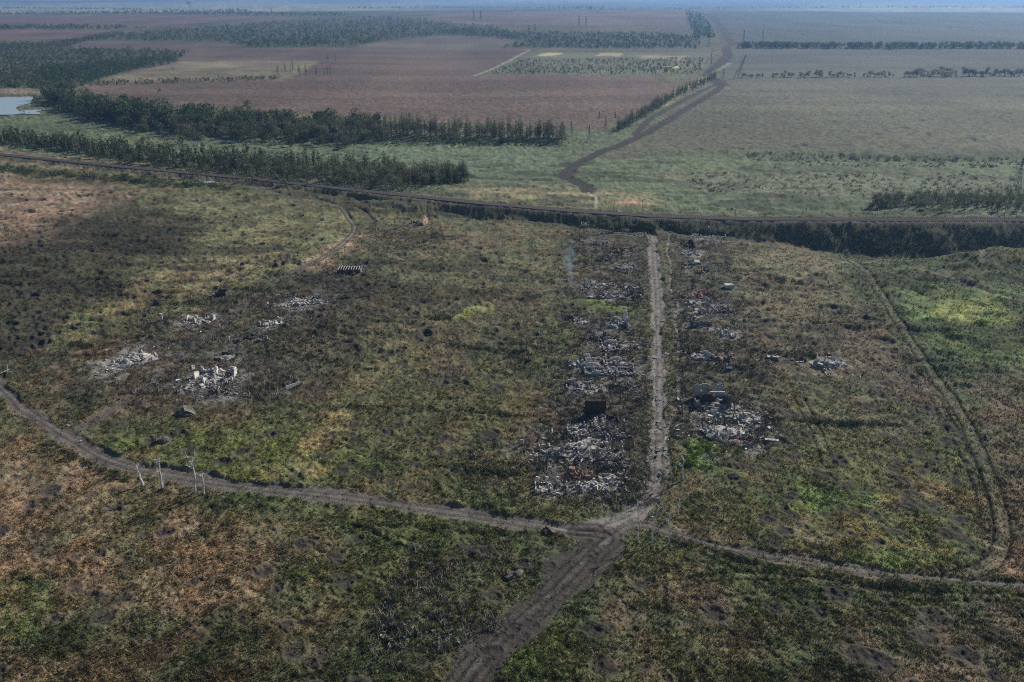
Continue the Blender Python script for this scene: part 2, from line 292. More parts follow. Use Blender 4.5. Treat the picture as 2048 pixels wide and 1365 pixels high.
def ground_color(x, y, detail=True):
    """albedo, roughness of the growth 0..1, green-ness"""
    x = np.asarray(x, float); y = np.asarray(y, float); h = H(x, y); r = np.hypot(x, y)
    j = np.clip(r / 900, .25, 5) * 9
    jx = (fbm(x, y, 22, 3, 101) - .5) * 2.4; jy = (fbm(x, y, 22, 3, 202) - .5) * 2.4
    far = ss(500, 1400, r)
    jx = jx * (9 * (1 - far) + 12 * far); jy = jy * (9 * (1 - far) + 22 * far)
    U, V = proj(x + jx, y + jy, h)
    na, nb = st(fbm(x, y, 45, 3, 11)), st(fbm(x, y, 9, 3, 12))
    nc, nd = st(fbm(x, y, 2.6, 2, 13)), st(fbm(x, y, 1.1, 2, 14), 2.5)
    col = OLIVE[None] * (1 - nb[:, None]) + DRY[None] * nb[:, None] * .9
    col = col * (1 - .6 * (1 - na[:, None])) + GREEN[None] * .6 * (1 - na[:, None])
    veg = np.ones(x.shape) * .9
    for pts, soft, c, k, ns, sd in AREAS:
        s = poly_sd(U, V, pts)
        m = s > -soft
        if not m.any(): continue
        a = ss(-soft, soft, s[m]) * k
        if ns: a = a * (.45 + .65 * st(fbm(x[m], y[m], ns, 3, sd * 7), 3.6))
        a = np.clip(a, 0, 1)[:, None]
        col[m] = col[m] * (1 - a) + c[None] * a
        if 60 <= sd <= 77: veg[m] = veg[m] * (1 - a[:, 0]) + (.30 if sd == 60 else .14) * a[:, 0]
    # mottling: brown seed heads, green undergrowth, bare gaps
    bn = ss(280, 800, r) * .35
    nearm = 1 - ss(900, 2200, r)
    k = (.70 + .60 * nc * nearm + .30 * (1 - nearm))
    col = col * k[:, None]
    g = (nb * .5 + nd * .5)[:, None]
    tint = np.array([1.14, .99, .88])[None] * g + np.array([.88, 1.02, .94])[None] * (1 - g)
    col = col * (1 + (tint - 1) * (.85 * nearm[:, None] + .15))
    # far-off fields: tillage streaks, damp patches
    fx = fbm(x, y * .22, 120, 4, 41)
    col = col * (1 + (st(fx, 3) - .5) * .30 * ss(600, 1500, r))[:, None]
    # darker bands lying across the slope
    band = st(fbm(x * .35, y, 16, 4, 61), 3.4) * ss(250, 420, r) * (1 - ss(700, 1000, r))
    fieldk = ss(1000, 2500, r); col = col * (1 - .22 * fieldk + 1.7 * ss(7000, 9500, r) * st(fbm(x, y * .5, 3500, 3, 71), 4))[:, None]  # land past the crest whitened in its colour to pale the haze band
    fu = fbm(x * .2, y, 60, 3, 72); col = col * (1 + (st(fu, 4) - .5) * .25 * ss(700, 1200, r))[:, None]
    col = col * (1 - .42 * ss(.55, .95, band))[:, None]
    # burnt scatter around the ruins
    for rx, ry, rr, ash in RUINS_XY:
        m = (np.abs(x - rx) < rr * 3) & (np.abs(y - ry) < rr * 3)
        if not m.any(): continue
        d = np.hypot(x[m] - rx, y[m] - ry) / rr
        w = np.clip(1.7 - d - .9 * (nb[m] - .2), 0, 1)[:, None] * .8
        c = C(66, 62, 60)[None] * (1 - (nc[m] * ash)[:, None]) + ASH[None] * (nc[m] * ash)[:, None]
        col[m] = col[m] * (1 - w) + c * w
        veg[m] = veg[m] * (1 - .5 * w[:, 0])
    dh = np.zeros(x.shape)
    for pts, hw, c, k, dz, rag in ROADS:
        P = np.array(pts); m = (x > P[:, 0].min() - 40) & (x < P[:, 0].max() + 40) & (y > P[:, 1].min() - 40) & (y < P[:, 1].max() + 40)
        if not m.any(): continue
        d, _, _ = seg_d(x[m], y[m], pts)
        d = d + (fbm(x[m], y[m], 5 + rag * 2, 3, 77) - .5) * rag * 2.4
        soft = max(.5, hw * .22)
        a = (1 - ss(hw - soft, hw + soft, d)) * k
        cc = c[None] * (.72 + .5 * nc[m] * .6 + .26 * nd[m])[:, None]
        col[m] = col[m] * (1 - a[:, None]) + cc * a[:, None]
        veg[m] = veg[m] * (1 - a); dh[m] += dz * a
    for pts, gauge, k in RUTS:
        P = np.array(pts); m = (x > P[:, 0].min() - 10) & (x < P[:, 0].max() + 10) & (y > P[:, 1].min() - 10) & (y < P[:, 1].max() + 10)
        if not m.any(): continue
        d, _, _ = seg_d(x[m], y[m], pts); d = d + (fbm(x[m], y[m], 6, 2, 78) - .5) * .8
        rr = r[m]; wd = .36 + rr / 1900
        a = np.exp(-((d - gauge) / wd) ** 2) * k * .95
        lite = np.exp(-(d / (wd * 1.3)) ** 2) * k * .30
        col[m] = col[m] * (1 - a[:, None] * .6) + PATH[None] * .45 * lite[:, None]
        dh[m] -= .25 * a
    return col, veg, dh, h

# ---------------------------------------------------------------- shell holes
rng = np.random.default_rng(7)
def craters():
    out = []
    def add(n, poly, r0, r1, clear=None):
        k = 0; P = np.array(poly)
        while k < n:
            px = rng.uniform(P[:, 0].min(), P[:, 0].max()); py = rng.uniform(P[:, 1].min(), P[:, 1].max())
            if poly_sd(np.array([px]), np.array([py]), poly)[0] < 0: continue
            # even per area of land, not per pixel
            x, y = at0(px, py); w = min(1, (np.hypot(x, y) / 700) ** 2.0 * 3)
            if rng.random() > w: continue
            out.append((float(x), float(y), float(rng.uniform(r0, r1) * (1 if rng.random() < .85 else 1.5)))); k += 1
    add(1100, [(-300, 360), (240, 380), (560, 390), (660, 440), (560, 540), (300, 640), (0, 720), (-300, 800)], .9, 2.1)
    add(250, [(560, 400), (1150, 450), (1150, 640), (1000, 800), (640, 700), (500, 600)], .9, 2.2)
    add(80, [(-300, 900), (100, 920), (300, 1000), (700, 1070), (1100, 1100), (900, 1500), (-300, 1500)], 1.0, 2.2)
    add(40, [(1250, 1150), (2300, 1230), (2300, 1500), (1050, 1500)], 1.1, 2.6)
    add(110, [(1450, 900), (1950, 900), (1950, 1110), (1450, 1060)], .7, 1.7)
    add(160, [(1480, 500), (1700, 560), (1950, 900), (1560, 900)], .8, 1.8)
    add(60, [(200, 850), (1060, 850), (1060, 1000), (500, 960)], .8, 2.0)
    add(120, [(1440, 180), (2200, 180), (2200, 300), (1300, 300)], 1.5, 3.2)
    add(40, [(1300, 820), (1330, 820), (1325, 1010), (1290, 1010)], .5, .9)
    add(50, [(1200, 1060), (1240, 1060), (1000, 1340), (900, 1340)], .5, 1.1)
    for px, py, r in [(210, 1240, 4), (150, 1180, 3), (590, 1310, 4.5), (1430, 1230, 4.5), (200, 1110, 3), (335, 1065, 3.2), (1640, 1230, 3), (1550, 1090, 2.2), (1640, 1050, 1.8), (1850, 1104, 1.6), (1100, 1130, 2.6), (1180, 1260, 4), (555, 1180, 3), (600, 1090, 3), (690, 1165, 3.5), (230, 1015, 3.5), (1050, 1130, 3.4), (280, 812, 3), (1200, 1340, 4), (1290, 790, .9)]:
        x, y = at0(px, py); out.append((float(x), float(y), r * .62))
    return out
CRATERS = craters()

# ---------------------------------------------------------------- the ground: one sheet, finer where the eye is close
def node(nt, t, **kw):
    n = nt.nodes.new(t)
    for k, v in kw.items(): setattr(n, k, v)
    return n
def ground_material():
    m = bpy.data.materials.new('ground'); m.use_nodes = True; nt = m.node_tree; b = nt.nodes['Principled BSDF']
    at_ = node(nt, 'ShaderNodeAttribute', attribute_name='albedo'); tc = node(nt, 'ShaderNodeTexCoord')
    n1 = node(nt, 'ShaderNodeTexNoise'); n1.inputs['Scale'].default_value = 1.7; n1.inputs['Detail'].default_value = 5; n1.inputs['Roughness'].default_value = .7
    nt.links.new(tc.outputs['Object'], n1.inputs['Vector'])
    mr = node(nt, 'ShaderNodeMapRange'); mr.inputs['From Min'].default_value = .3; mr.inputs['From Max'].default_value = .7; mr.inputs['To Min'].default_value = .62; mr.inputs['To Max'].default_value = 1.38
    nt.links.new(n1.outputs['Fac'], mr.inputs['Value'])
    vm = node(nt, 'ShaderNodeVectorMath', operation='SCALE'); nt.links.new(at_.outputs['Color'], vm.inputs[0]); nt.links.new(mr.outputs[0], vm.inputs['Scale'])
    nt.links.new(vm.outputs[0], b.inputs['Base Color']); b.inputs['Roughness'].default_value = .95; b.inputs['Specular IOR Level'].default_value = .15
    bp = node(nt, 'ShaderNodeBump'); bp.inputs['Strength'].default_value = .9; bp.inputs['Distance'].default_value = .5
    nt.links.new(n1.outputs['Fac'], bp.inputs['Height']); nt.links.new(bp.outputs[0], b.inputs['Normal'])
    return m
def micro(x, y, veg, r):
    """height of weeds and hummocks standing on the land"""
    near = 1 - ss(420, 1000, r)
    a = fbm(x, y, 1.5, 2, 301); b = fbm(x, y, 4.5, 2, 302); c = fbm(x, y, 14, 2, 303); cov = st(fbm(x, y, 30, 2, 304), 2)
    big = ss(.56, .78, b) * (.25 + .8 * cov); ridge = ss(.52, .72, fbm(x * .32, y, 5.5, 2, 305)) * (.3 + .9 * st(fbm(x, y, 40, 2, 306), 2))
    rough = (1 + 1.2 * ss(450, 900, r) * (1 - ss(1500, 3000, r)))
    return veg * ((ss(.38, .7, a) * .42 * (near * .8 + .2) + big * .55 * rough + ridge * 1.2 * ss(200, 420, r)) * (1 - ss(1500, 3500, r)) + (c - .5) * 1.7 * (1 - .8 * ss(800, 2000, r))) 
def build_ground():
    rows = np.arange(1700, -4.5, -1.55)
    ang = PITCH + np.arctan((rows - CY) / FPX); rad = CAM_H / np.tan(ang)
    rad = np.concatenate([[4, 10, 18, 28, 40, 52, 64, 76], rad[rad > 84], [17000, 20000, 24000, 30000, 38000, 48000]])
    dense = np.arange(-.80, .80, .00105); coarse = np.linspace(.80, 2 * math.pi - .80, 60)[:-1]
    az = np.concatenate([dense, coarse]); nr, na = len(rad), len(az)
    A, Rr = np.meshgrid(az, rad); A = A.ravel(); Rr = Rr.ravel()
    x = Rr * np.sin(A); y = Rr * np.cos(A)
    col, veg, dh, h = ground_color(x, y)
    front = np.where(np.cos(A) > .55, 1.0, 0.0)
    d_rail, side, _ = seg_d(x, y, RAIL)
    bank = (1 - ss(4, 7, d_rail))
    bal = C(84, 76, 72)
    col = col * (1 - bank[:, None]) + bal[None] * bank[:, None]
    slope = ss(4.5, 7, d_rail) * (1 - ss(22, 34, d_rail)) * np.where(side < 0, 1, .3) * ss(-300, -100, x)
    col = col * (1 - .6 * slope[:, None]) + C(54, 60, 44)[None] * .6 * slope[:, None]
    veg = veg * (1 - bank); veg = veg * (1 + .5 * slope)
    z = h + dh + micro(x, y, veg, Rr) * front
    nd = len(dense)
    z2 = z.reshape(nr, na); c2 = col.reshape(nr, na, 3)
    for cx, cy, cr in CRATERS:
        rr = math.hypot(cx, cy); ca = math.atan2(cx, cy)
        if abs(ca) > .79: continue
        R3 = cr * 3.0
        i0, i1 = np.searchsorted(rad, [rr - R3, rr + R3]); da = R3 / rr
        j0, j1 = np.searchsorted(dense, [ca - da, ca + da])
        if i1 <= i0 or j1 <= j0: continue
        X = x.reshape(nr, na)[i0:i1, j0:j1]; Y = y.reshape(nr, na)[i0:i1, j0:j1]
        wob = 1 + (vn(X, Y, cr * .8, 5) - .5) * .7
        d = np.hypot(X - cx, Y - cy) / cr * wob
        bowl = -np.clip(1 - d * d, 0, 1) * cr * (.40 if rr > 330 else .12) + np.exp(-((d - 1.15) / .3) ** 2) * cr * .10
        kill = np.clip(1.6 - d, 0, 1)
        z2[i0:i1, j0:j1] = z2[i0:i1, j0:j1] * 1 + bowl
        a = (np.clip((2.1 - d) / 1.5, 0, 1) ** 1.5 * (.9 if cr > 1.0 else .6))[..., None]
        c2[i0:i1, j0:j1] = c2[i0:i1, j0:j1] * (1 - a) + C(46, 43, 42)[None, None] * a
    # pond bed
    U, V = proj(x, y, h); s = poly_sd(U, V, POND, 2.0).reshape(nr, na)
    z2 -= ss(-2, 5, s) * 3.2 + 0
    c2[s > -1] = C(70, 68, 52)
    verts = np.empty((nr * na + 1, 3), np.float32)
    verts[:-1, 0] = x; verts[:-1, 1] = y; verts[:-1, 2] = z2.ravel(); verts[-1] = (0, 0, float(H(0, 0)))
    i = np.arange(nr - 1)[:, None] * na; jx = np.arange(na)[None]; jn = (jx + 1) % na
    q = np.stack([i + jx, i + na + jx, i + na + jn, i + jn], -1).reshape(-1, 4)[:, ::-1]
    jj = np.arange(na); tri = np.stack([np.full(na, nr * na), jj, (jj + 1) % na], -1)[:, ::-1]
    me = bpy.data.meshes.new('ground'); nv, nq, ntri = len(verts), len(q), len(tri)
    me.vertices.add(nv); me.vertices.foreach_set('co', verts.ravel())
    me.loops.add(nq * 4 + ntri * 3); me.loops.foreach_set('vertex_index', np.concatenate([q.ravel(), tri.ravel()]).astype(np.int32))
    me.polygons.add(nq + ntri)
    me.polygons.foreach_set('loop_start', np.concatenate([np.arange(nq) * 4, nq * 4 + np.arange(ntri) * 3]).astype(np.int32))
    me.update(calc_edges=True)
    ca_ = np.ones((nv, 4), np.float32); ca_[:-1, :3] = c2.reshape(-1, 3); ca_[-1, :3] = OLIVE
    a = me.color_attributes.new('albedo', 'FLOAT_COLOR', 'POINT'); a.data.foreach_set('color', ca_.ravel())
    me.polygons.foreach_set('use_smooth', np.ones(nq + ntri, bool))
    me.materials.append(ground_material())
    o = bpy.data.objects.new('ground', me); COL.objects.link(o); o['kind'] = 'structure'
    print('ground verts', nv)
    return o
# ---------------------------------------------------------------- builders
class MB:
    def __init__(s): s.v = []; s.f = []; s.c = []; s.n = 0
    def add(s, V, F, c=None):
        V = np.asarray(V, float).reshape(-1, 3); s.v.append(V); s.f.extend([tuple(int(i) + s.n for i in f) for f in F]); s.n += len(V)
        s.c.append(np.tile(np.array(c if c is not None else (1, 1, 1), float), (len(V), 1)))
    def box(s, c, size, rz=0.0, rx=0.0, ry=0.0, jit=0.0, rnd=random, col=None):
        hx, hy, hz = size[0] / 2, size[1] / 2, size[2] / 2
        P = np.array([(x, y, z) for z in (-hz, hz) for x, y in ((-hx, -hy), (hx, -hy), (hx, hy), (-hx, hy))])
        if jit: P += np.array([[rnd.uniform(-jit, jit) for _ in range(3)] for _ in range(8)])
        cx, sx, cy, sy, cz, sz = math.cos(rx), math.sin(rx), math.cos(ry), math.sin(ry), math.cos(rz), math.sin(rz)
        M = np.array([[cz, -sz, 0], [sz, cz, 0], [0, 0, 1]]) @ np.array([[cy, 0, sy], [0, 1, 0], [-sy, 0, cy]]) @ np.array([[1, 0, 0], [0, cx, -sx], [0, sx, cx]])
        s.add(P @ M.T + np.array(c), [(3, 2, 1, 0), (4, 5, 6, 7), (0, 1, 5, 4), (1, 2, 6, 5), (2, 3, 7, 6), (3, 0, 4, 7)], col)
    def tube(s, pts, rads, n=5, col=None):
        pts = [np.array(p, float) for p in pts]; V = []; F = []
        for i, p in enumerate(pts):
            d = pts[min(i + 1, len(pts) - 1)] - pts[max(i - 1, 0)]; d /= (np.linalg.norm(d) + 1e-9)
            a = np.cross(d, (0, 0, 1)) if abs(d[2]) < .95 else np.cross(d, (1, 0, 0)); a /= np.linalg.norm(a) + 1e-9; b = np.cross(d, a)
            for k in range(n):
                t = 2 * math.pi * k / n; V.append(p + (a * math.cos(t) + b * math.sin(t)) * rads[i])
        for i in range(len(pts) - 1):
            for k in range(n):
                k2 = (k + 1) % n; F.append((i * n + k, i * n + k2, (i + 1) * n + k2, (i + 1) * n + k))
        F.append(tuple(range(n - 1, -1, -1))); F.append(tuple((len(pts) - 1) * n + k for k in range(n)))
        s.add(V, F, col)
    def beam(s, a, b, w): s.tube([a, b], [w, w], 4)
    def mesh(s, name, mat, colattr=False):
        me = bpy.data.meshes.new(name); V = np.concatenate(s.v) if s.v else np.zeros((0, 3))
        me.from_pydata(V.tolist(), [], s.f)
        if colattr:
            c = np.ones((len(V), 4), np.float32); c[:, :3] = np.concatenate(s.c)
            a = me.color_attributes.new('albedo', 'FLOAT_COLOR', 'POINT'); a.data.foreach_set('color', c.ravel())
        if mat: me.materials.append(mat)
        return me
    def obj(s, name, mat, parent=None, loc=None, colattr=False):
        return link(name, s.mesh(name, mat, colattr), parent, loc)
def link(name, me, parent=None, loc=None):
    o = bpy.data.objects.new(name, me); COL.objects.link(o)
    if parent is not None: o.parent = parent
    if loc is not None: o.location = loc
    return o
def thing(name, label, cat, loc, rz=0.0, group=None, scale=None):
    o = link(name, None, None, loc); o.rotation_euler = (0, 0, rz); o['label'] = label; o['category'] = cat
    o.empty_display_size = 1
    if group: o['group'] = group
    if scale: o.scale = (scale,) * 3
    return o
def tag(o, label, cat, group=None):
    o['label'] = label; o['category'] = cat
    if group: o['group'] = group
    return o
def dup(root, loc, rz, scale, label=None):
    r = root.copy(); COL.objects.link(r); r.location = loc; r.rotation_euler = (0, 0, rz); r.scale = scale
    if label: r['label'] = label
    for ch in root.children:
        c = ch.copy(); COL.objects.link(c); c.parent = r
    return r
def tri_mesh(name, V, mat, per=3, col=None):            # V: (n*per, 3) separate little faces, as one mesh
    n = len(V); me = bpy.data.meshes.new(name); me.vertices.add(n); me.vertices.foreach_set('co', np.asarray(V, np.float32).ravel())
    me.loops.add(n); me.loops.foreach_set('vertex_index', np.arange(n, dtype=np.int32))
    me.polygons.add(n // per); me.polygons.foreach_set('loop_start', np.arange(0, n, per, dtype=np.int32)); me.update(calc_edges=True)
    if col is not None:
        c = np.ones((n, 4), np.float32); c[:, :3] = col; a = me.color_attributes.new('albedo', 'FLOAT_COLOR', 'POINT'); a.data.foreach_set('color', c.ravel())
    me.materials.append(mat); return me

# ---------------------------------------------------------------- materials
def mat(name, col, rough=.9, var=.35, scale=1.2, col2=None, bump=.0, detail=4, spec=.2, obj_var=0.0, transl=0.0, metal=0.0, coords='Object'):
    m = bpy.data.materials.new(name); m.use_nodes = True; nt = m.node_tree; b = nt.nodes['Principled BSDF']
    tc = node(nt, 'ShaderNodeTexCoord'); n = node(nt, 'ShaderNodeTexNoise'); n.inputs['Scale'].default_value = scale; n.inputs['Detail'].default_value = detail; n.inputs['Roughness'].default_value = .65
    nt.links.new(tc.outputs[coords], n.inputs['Vector'])
    r = node(nt, 'ShaderNodeValToRGB'); r.color_ramp.elements[0].position = .36; r.color_ramp.elements[1].position = .66
    c1 = np.array(col[:3]); c2 = np.array(col2) if col2 is not None else c1 * (1 + var); c0 = c1 * (1 - var) if col2 is None else c1
    r.color_ramp.elements[0].color = (*[float(v) for v in c0], 1); r.color_ramp.elements[1].color = (*[float(v) for v in c2], 1)
    nt.links.new(n.outputs['Fac'], r.inputs['Fac']); out = r.outputs['Color']
    if obj_var:
        oi = node(nt, 'ShaderNodeObjectInfo'); hs = node(nt, 'ShaderNodeHueSaturation')
        mr = node(nt, 'ShaderNodeMapRange'); mr.inputs['To Min'].default_value = 1 - obj_var; mr.inputs['To Max'].default_value = 1 + obj_var
        mh = node(nt, 'ShaderNodeMapRange'); mh.inputs['To Min'].default_value = .47; mh.inputs['To Max'].default_value = .53
        nt.links.new(oi.outputs['Random'], mr.inputs['Value']); nt.links.new(mr.outputs[0], hs.inputs['Value'])
        nt.links.new(oi.outputs['Random'], mh.inputs['Value']); nt.links.new(mh.outputs[0], hs.inputs['Hue'])
        nt.links.new(out, hs.inputs['Color']); out = hs.outputs[0]
    nt.links.new(out, b.inputs['Base Color']); b.inputs['Roughness'].default_value = rough; b.inputs['Specular IOR Level'].default_value = spec; b.inputs['Metallic'].default_value = metal
    if bump:
        bp = node(nt, 'ShaderNodeBump'); bp.inputs['Strength'].default_value = bump; bp.inputs['Distance'].default_value = .15
        nt.links.new(n.outputs['Fac'], bp.inputs['Height']); nt.links.new(bp.outputs[0], b.inputs['Normal'])
    if transl:
        tr = node(nt, 'ShaderNodeBsdfTranslucent'); nt.links.new(out, tr.inputs['Color']); mx = node(nt, 'ShaderNodeMixShader'); mx.inputs[0].default_value = transl
        nt.links.new(b.outputs[0], mx.inputs[1]); nt.links.new(tr.outputs[0], mx.inputs[2]); nt.links.new(mx.outputs[0], nt.nodes['Material Output'].inputs['Surface'])
    return m
def attr_mat(name, transl=.25, k=1.0):
    m = bpy.data.materials.new(name); m.use_nodes = True; nt = m.node_tree; b = nt.nodes['Principled BSDF']
    a = node(nt, 'ShaderNodeAttribute', attribute_name='albedo'); nt.links.new(a.outputs['Color'], b.inputs['Base Color'])
    b.inputs['Roughness'].default_value = .9; b.inputs['Specular IOR Level'].default_value = .15
    if transl:
        tr = node(nt, 'ShaderNodeBsdfTranslucent'); nt.links.new(a.outputs['Color'], tr.inputs['Color']); mx = node(nt, 'ShaderNodeMixShader'); mx.inputs[0].default_value = transl
        nt.links.new(b.outputs[0], mx.inputs[1]); nt.links.new(tr.outputs[0], mx.inputs[2]); nt.links.new(mx.outputs[0], nt.nodes['Material Output'].inputs['Surface'])
    return m
M = {
 'plaster': mat('plaster', (.52, .51, .48), col2=(.78, .76, .72), bump=.4, scale=1.5),
 'bluewash_shade': mat('bluewash_shade', (.33, .36, .40), col2=(.56, .58, .60), bump=.3, scale=1.2),  # bluish plaster, also blue shade painted onto front walls
 'concrete': mat('concrete', (.30, .29, .27), col2=(.58, .56, .53), bump=.5, scale=1.8),
 'brick': mat('brick', (.30, .13, .09), col2=(.46, .27, .20), bump=.5, scale=2.5),
 'pinkbrick': mat('pinkbrick', (.50, .34, .27), col2=(.66, .47, .38), bump=.4, scale=2.5),
 'charred': mat('charred', (.028, .026, .025), col2=(.10, .095, .09), bump=.6, scale=1.5),  # burnt walls, also shade painted as black on shadowed houses
 'greywall': mat('greywall', (.15, .145, .14), col2=(.30, .29, .27), bump=.5, scale=1.4),
 'rubble': mat('rubble', (.12, .115, .11), col2=(.66, .64, .61), bump=.8, scale=1.1, detail=8),
 'rubble_dark': mat('rubble_dark', (.05, .048, .046), col2=(.24, .23, .22), bump=.8, scale=1.3, detail=8),
 'rubble_red': mat('rubble_red', (.13, .085, .07), col2=(.38, .27, .23), bump=.8, scale=1.1, detail=8),
 'timber': mat('timber', (.12, .10, .085), col2=(.34, .31, .27), scale=3),
 'slab': mat('slab', (.40, .40, .39), col2=(.60, .59, .57), bump=.2, scale=1),
 'earth': mat('earth', (.07, .062, .052), col2=(.17, .155, .13), bump=.7, scale=1.2),
 'bark': mat('bark', (.055, .047, .040), col2=(.12, .105, .09), scale=3, obj_var=.2),
 'deadwood': mat('deadwood', (.45, .44, .41), col2=(.78, .76, .72), scale=1.5),
 'twigs': mat('twigs', (.03, .028, .026), col2=(.085, .078, .07), scale=2, obj_var=.25),
 'leaf': mat('leaf', (.065, .082, .045), col2=(.14, .155, .085), scale=.35, obj_var=.42, transl=.3),
 'leaf_pale': mat('leaf_pale', (.11, .12, .075), col2=(.20, .21, .13), scale=.35, obj_var=.25, transl=.3),
 'leaf_green': mat('leaf_green', (.06, .095, .02), col2=(.13, .19, .04), scale=.6, obj_var=.25, transl=.35),
 'leaf_lime': mat('leaf_lime', (.14, .22, .03), col2=(.26, .34, .05), scale=.6, obj_var=.15, transl=.4),
 'rail': mat('rail', (.20, .15, .12), rough=.45, metal=.6, var=.2, scale=3), 'sleeper': mat('sleeper', (.16, .15, .14), var=.3, scale=3),
 'ballast': mat('ballast', (.085, .078, .072), col2=(.19, .175, .165), scale=2.5, bump=.8, detail=8),
 'galv': mat('galv', (.13, .14, .15), rough=.5, metal=.4, var=.2, scale=2), 'polewood': mat('polewood', (.20, .18, .16), var=.3, scale=3),
 'concpole': mat('concpole', (.38, .37, .35), var=.2, scale=2),
 'rust': mat('rust', (.12, .06, .04), col2=(.26, .16, .12), scale=2), 'white': mat('white', (.5, .5, .48), var=.15, scale=1),
 'blue': mat('blue', (.06, .11, .24), var=.2, scale=1), 'wire': mat('wire', (.05, .05, .05), var=.1),
}
M['growth'] = attr_mat('growth', .25); M['chips'] = attr_mat('chips', 0)

# ---------------------------------------------------------------- ruins
def wall_mesh(mb, L, Hm, th, seed, profile='jag', holes=(), cell=.5):
    """a wall along +x from 0, standing on z=0, broken along its top, openings cut through"""
    rnd = random.Random(seed); n = max(2, int(round(L / cell))); nz = max(2, int(round(Hm / cell))); cx = L / n; cz = Hm / nz
    top = []; ph = rnd.uniform(0, 6)
    for i in range(n):
        t = (i + .5) / n
        if profile == 'gable': f = .45 + .55 * (1 - abs(2 * t - 1))
        elif profile == 'flat': f = .97
        elif profile == 'slope': f = 1 - .75 * t
        elif profile == 'teeth': f = 1 if (i // 2) % 3 == 0 else .25
        else: f = .55 + .3 * math.sin(ph + t * 5.3) + .28 * math.sin(ph * 2 + t * 9)
        f += rnd.uniform(-.1, .1) if profile not in ('gable', 'flat') else rnd.uniform(-.03, .02)
        top.append(max(1, min(nz, int(round(f * nz)))))
    occ = np.zeros((n + 2, nz + 2), bool)
    for i in range(n): occ[i + 1, 1:top[i] + 1] = True
    for (x0, x1, z0, z1) in holes:
        for i in range(n):
            for k in range(nz):
                if x0 <= (i + .5) * cx <= x1 and z0 <= (k + .5) * cz <= z1: occ[i + 1, k + 1] = False
    J = {}
    def P(i, k, y):
        if (i, k) not in J: J[(i, k)] = (0 if k == 0 else rnd.uniform(-.16, .16), 0 if k == 0 else rnd.uniform(-.2, .2))
        a, b = J[(i, k)]; return (i * cx + a, y, k * cz + b)
    vid = {}; V = []; F = []
    def vi(i, k, y):
        if (i, k, y) not in vid: vid[(i, k, y)] = len(V); V.append(P(i, k, y))
        return vid[(i, k, y)]
    for i in range(n):
        for k in range(nz):
            if not occ[i + 1, k + 1]: continue
            F.append((vi(i, k, 0), vi(i + 1, k, 0), vi(i + 1, k + 1, 0), vi(i, k + 1, 0)))
            F.append((vi(i + 1, k, th), vi(i, k, th), vi(i, k + 1, th), vi(i + 1, k + 1, th)))
            if not occ[i, k + 1]: F.append((vi(i, k, th), vi(i, k, 0), vi(i, k + 1, 0), vi(i, k + 1, th)))
            if not occ[i + 2, k + 1]: F.append((vi(i + 1, k, 0), vi(i + 1, k, th), vi(i + 1, k + 1, th), vi(i + 1, k + 1, 0)))
            if not occ[i + 1, k + 2]: F.append((vi(i, k + 1, 0), vi(i + 1, k + 1, 0), vi(i + 1, k + 1, th), vi(i, k + 1, th)))
            if not occ[i + 1, k] and k: F.append((vi(i, k, th), vi(i + 1, k, th), vi(i + 1, k, 0), vi(i, k, 0)))
    mb.add(V, F)
def wall(parent, x0, y0, x1, y1, Hm, seed, m='plaster', th=.36, profile='jag', holes=(), z=-.3, name='wall'):
    L = math.hypot(x1 - x0, y1 - y0); mb = MB(); wall_mesh(mb, L, Hm + .3, th, seed, profile, [(a, b, c + .3, d + .3) for a, b, c, d in holes])
    o = mb.obj(name, M[m], parent, (x0, y0, z)); o.rotation_euler = (0, 0, math.atan2(y1 - y0, x1 - x0)); return o
def rubble_part(parent, w, d, seed, m='rubble', hgt=.7, n=None, pale=.5):
    """a heap: low lumpy mound with broken blocks and planks lying all over it"""
    rs = np.random.default_rng(seed); rnd = random.Random(seed); mb = MB()
    nx, ny = int(w / .7) + 3, int(d / .7) + 3
    gx = np.linspace(-w / 2, w / 2, nx); gy = np.linspace(-d / 2, d / 2, ny); X, Y = np.meshgrid(gx, gy)
    e = 1 - ((X / (w / 2)) ** 2 + (Y / (d / 2)) ** 2); nz = vn(X, Y, 1.9, seed) * .6 + vn(X, Y, 4.2, seed + 3) * .7
    Z = np.clip(e, -.2, 1) ** 1 * hgt * nz * 1.5 - .25 + rs.uniform(-.12, .12, X.shape) * (e > 0)
    Z = np.where(e < -.1 + .5 * (vn(X, Y, 2.3, seed + 9) - .3), -.6, Z)
    V = np.stack([X, Y, Z], -1).reshape(-1, 3); F = [(j * nx + i, j * nx + i + 1, (j + 1) * nx + i + 1, (j + 1) * nx + i) for j in range(ny - 1) for i in range(nx - 1)]
    mb.add(V, F)
    n = n or int(w * d * .75)
    for _ in range(min(n, 420)):
        if rnd.random() < .0: continue
        a = rnd.uniform(0, 2 * math.pi); q = abs(rnd.gauss(0, .55)); px, py = math.cos(a) * q * w / 2, math.sin(a) * q * d / 2
        if float(vn(np.array(px), np.array(py), 2.6, seed + 21)) < .42: continue
        s = rnd.choice([.2, .3, .35, .5, .7, 1.1, 1.5]); z = max(0, 1 - q * q) * hgt * .8
        sz = (s * rnd.uniform(.8, 2.4), s * rnd.uniform(.6, 1.2), s * rnd.uniform(.25, .7))
        mb.box((px, py, z + rnd.uniform(0, .2)), sz, rnd.uniform(0, 3.1), rnd.gauss(0, .35), rnd.gauss(0, .35), .05, rnd)
    return mb.obj('rubble', M[m], parent)
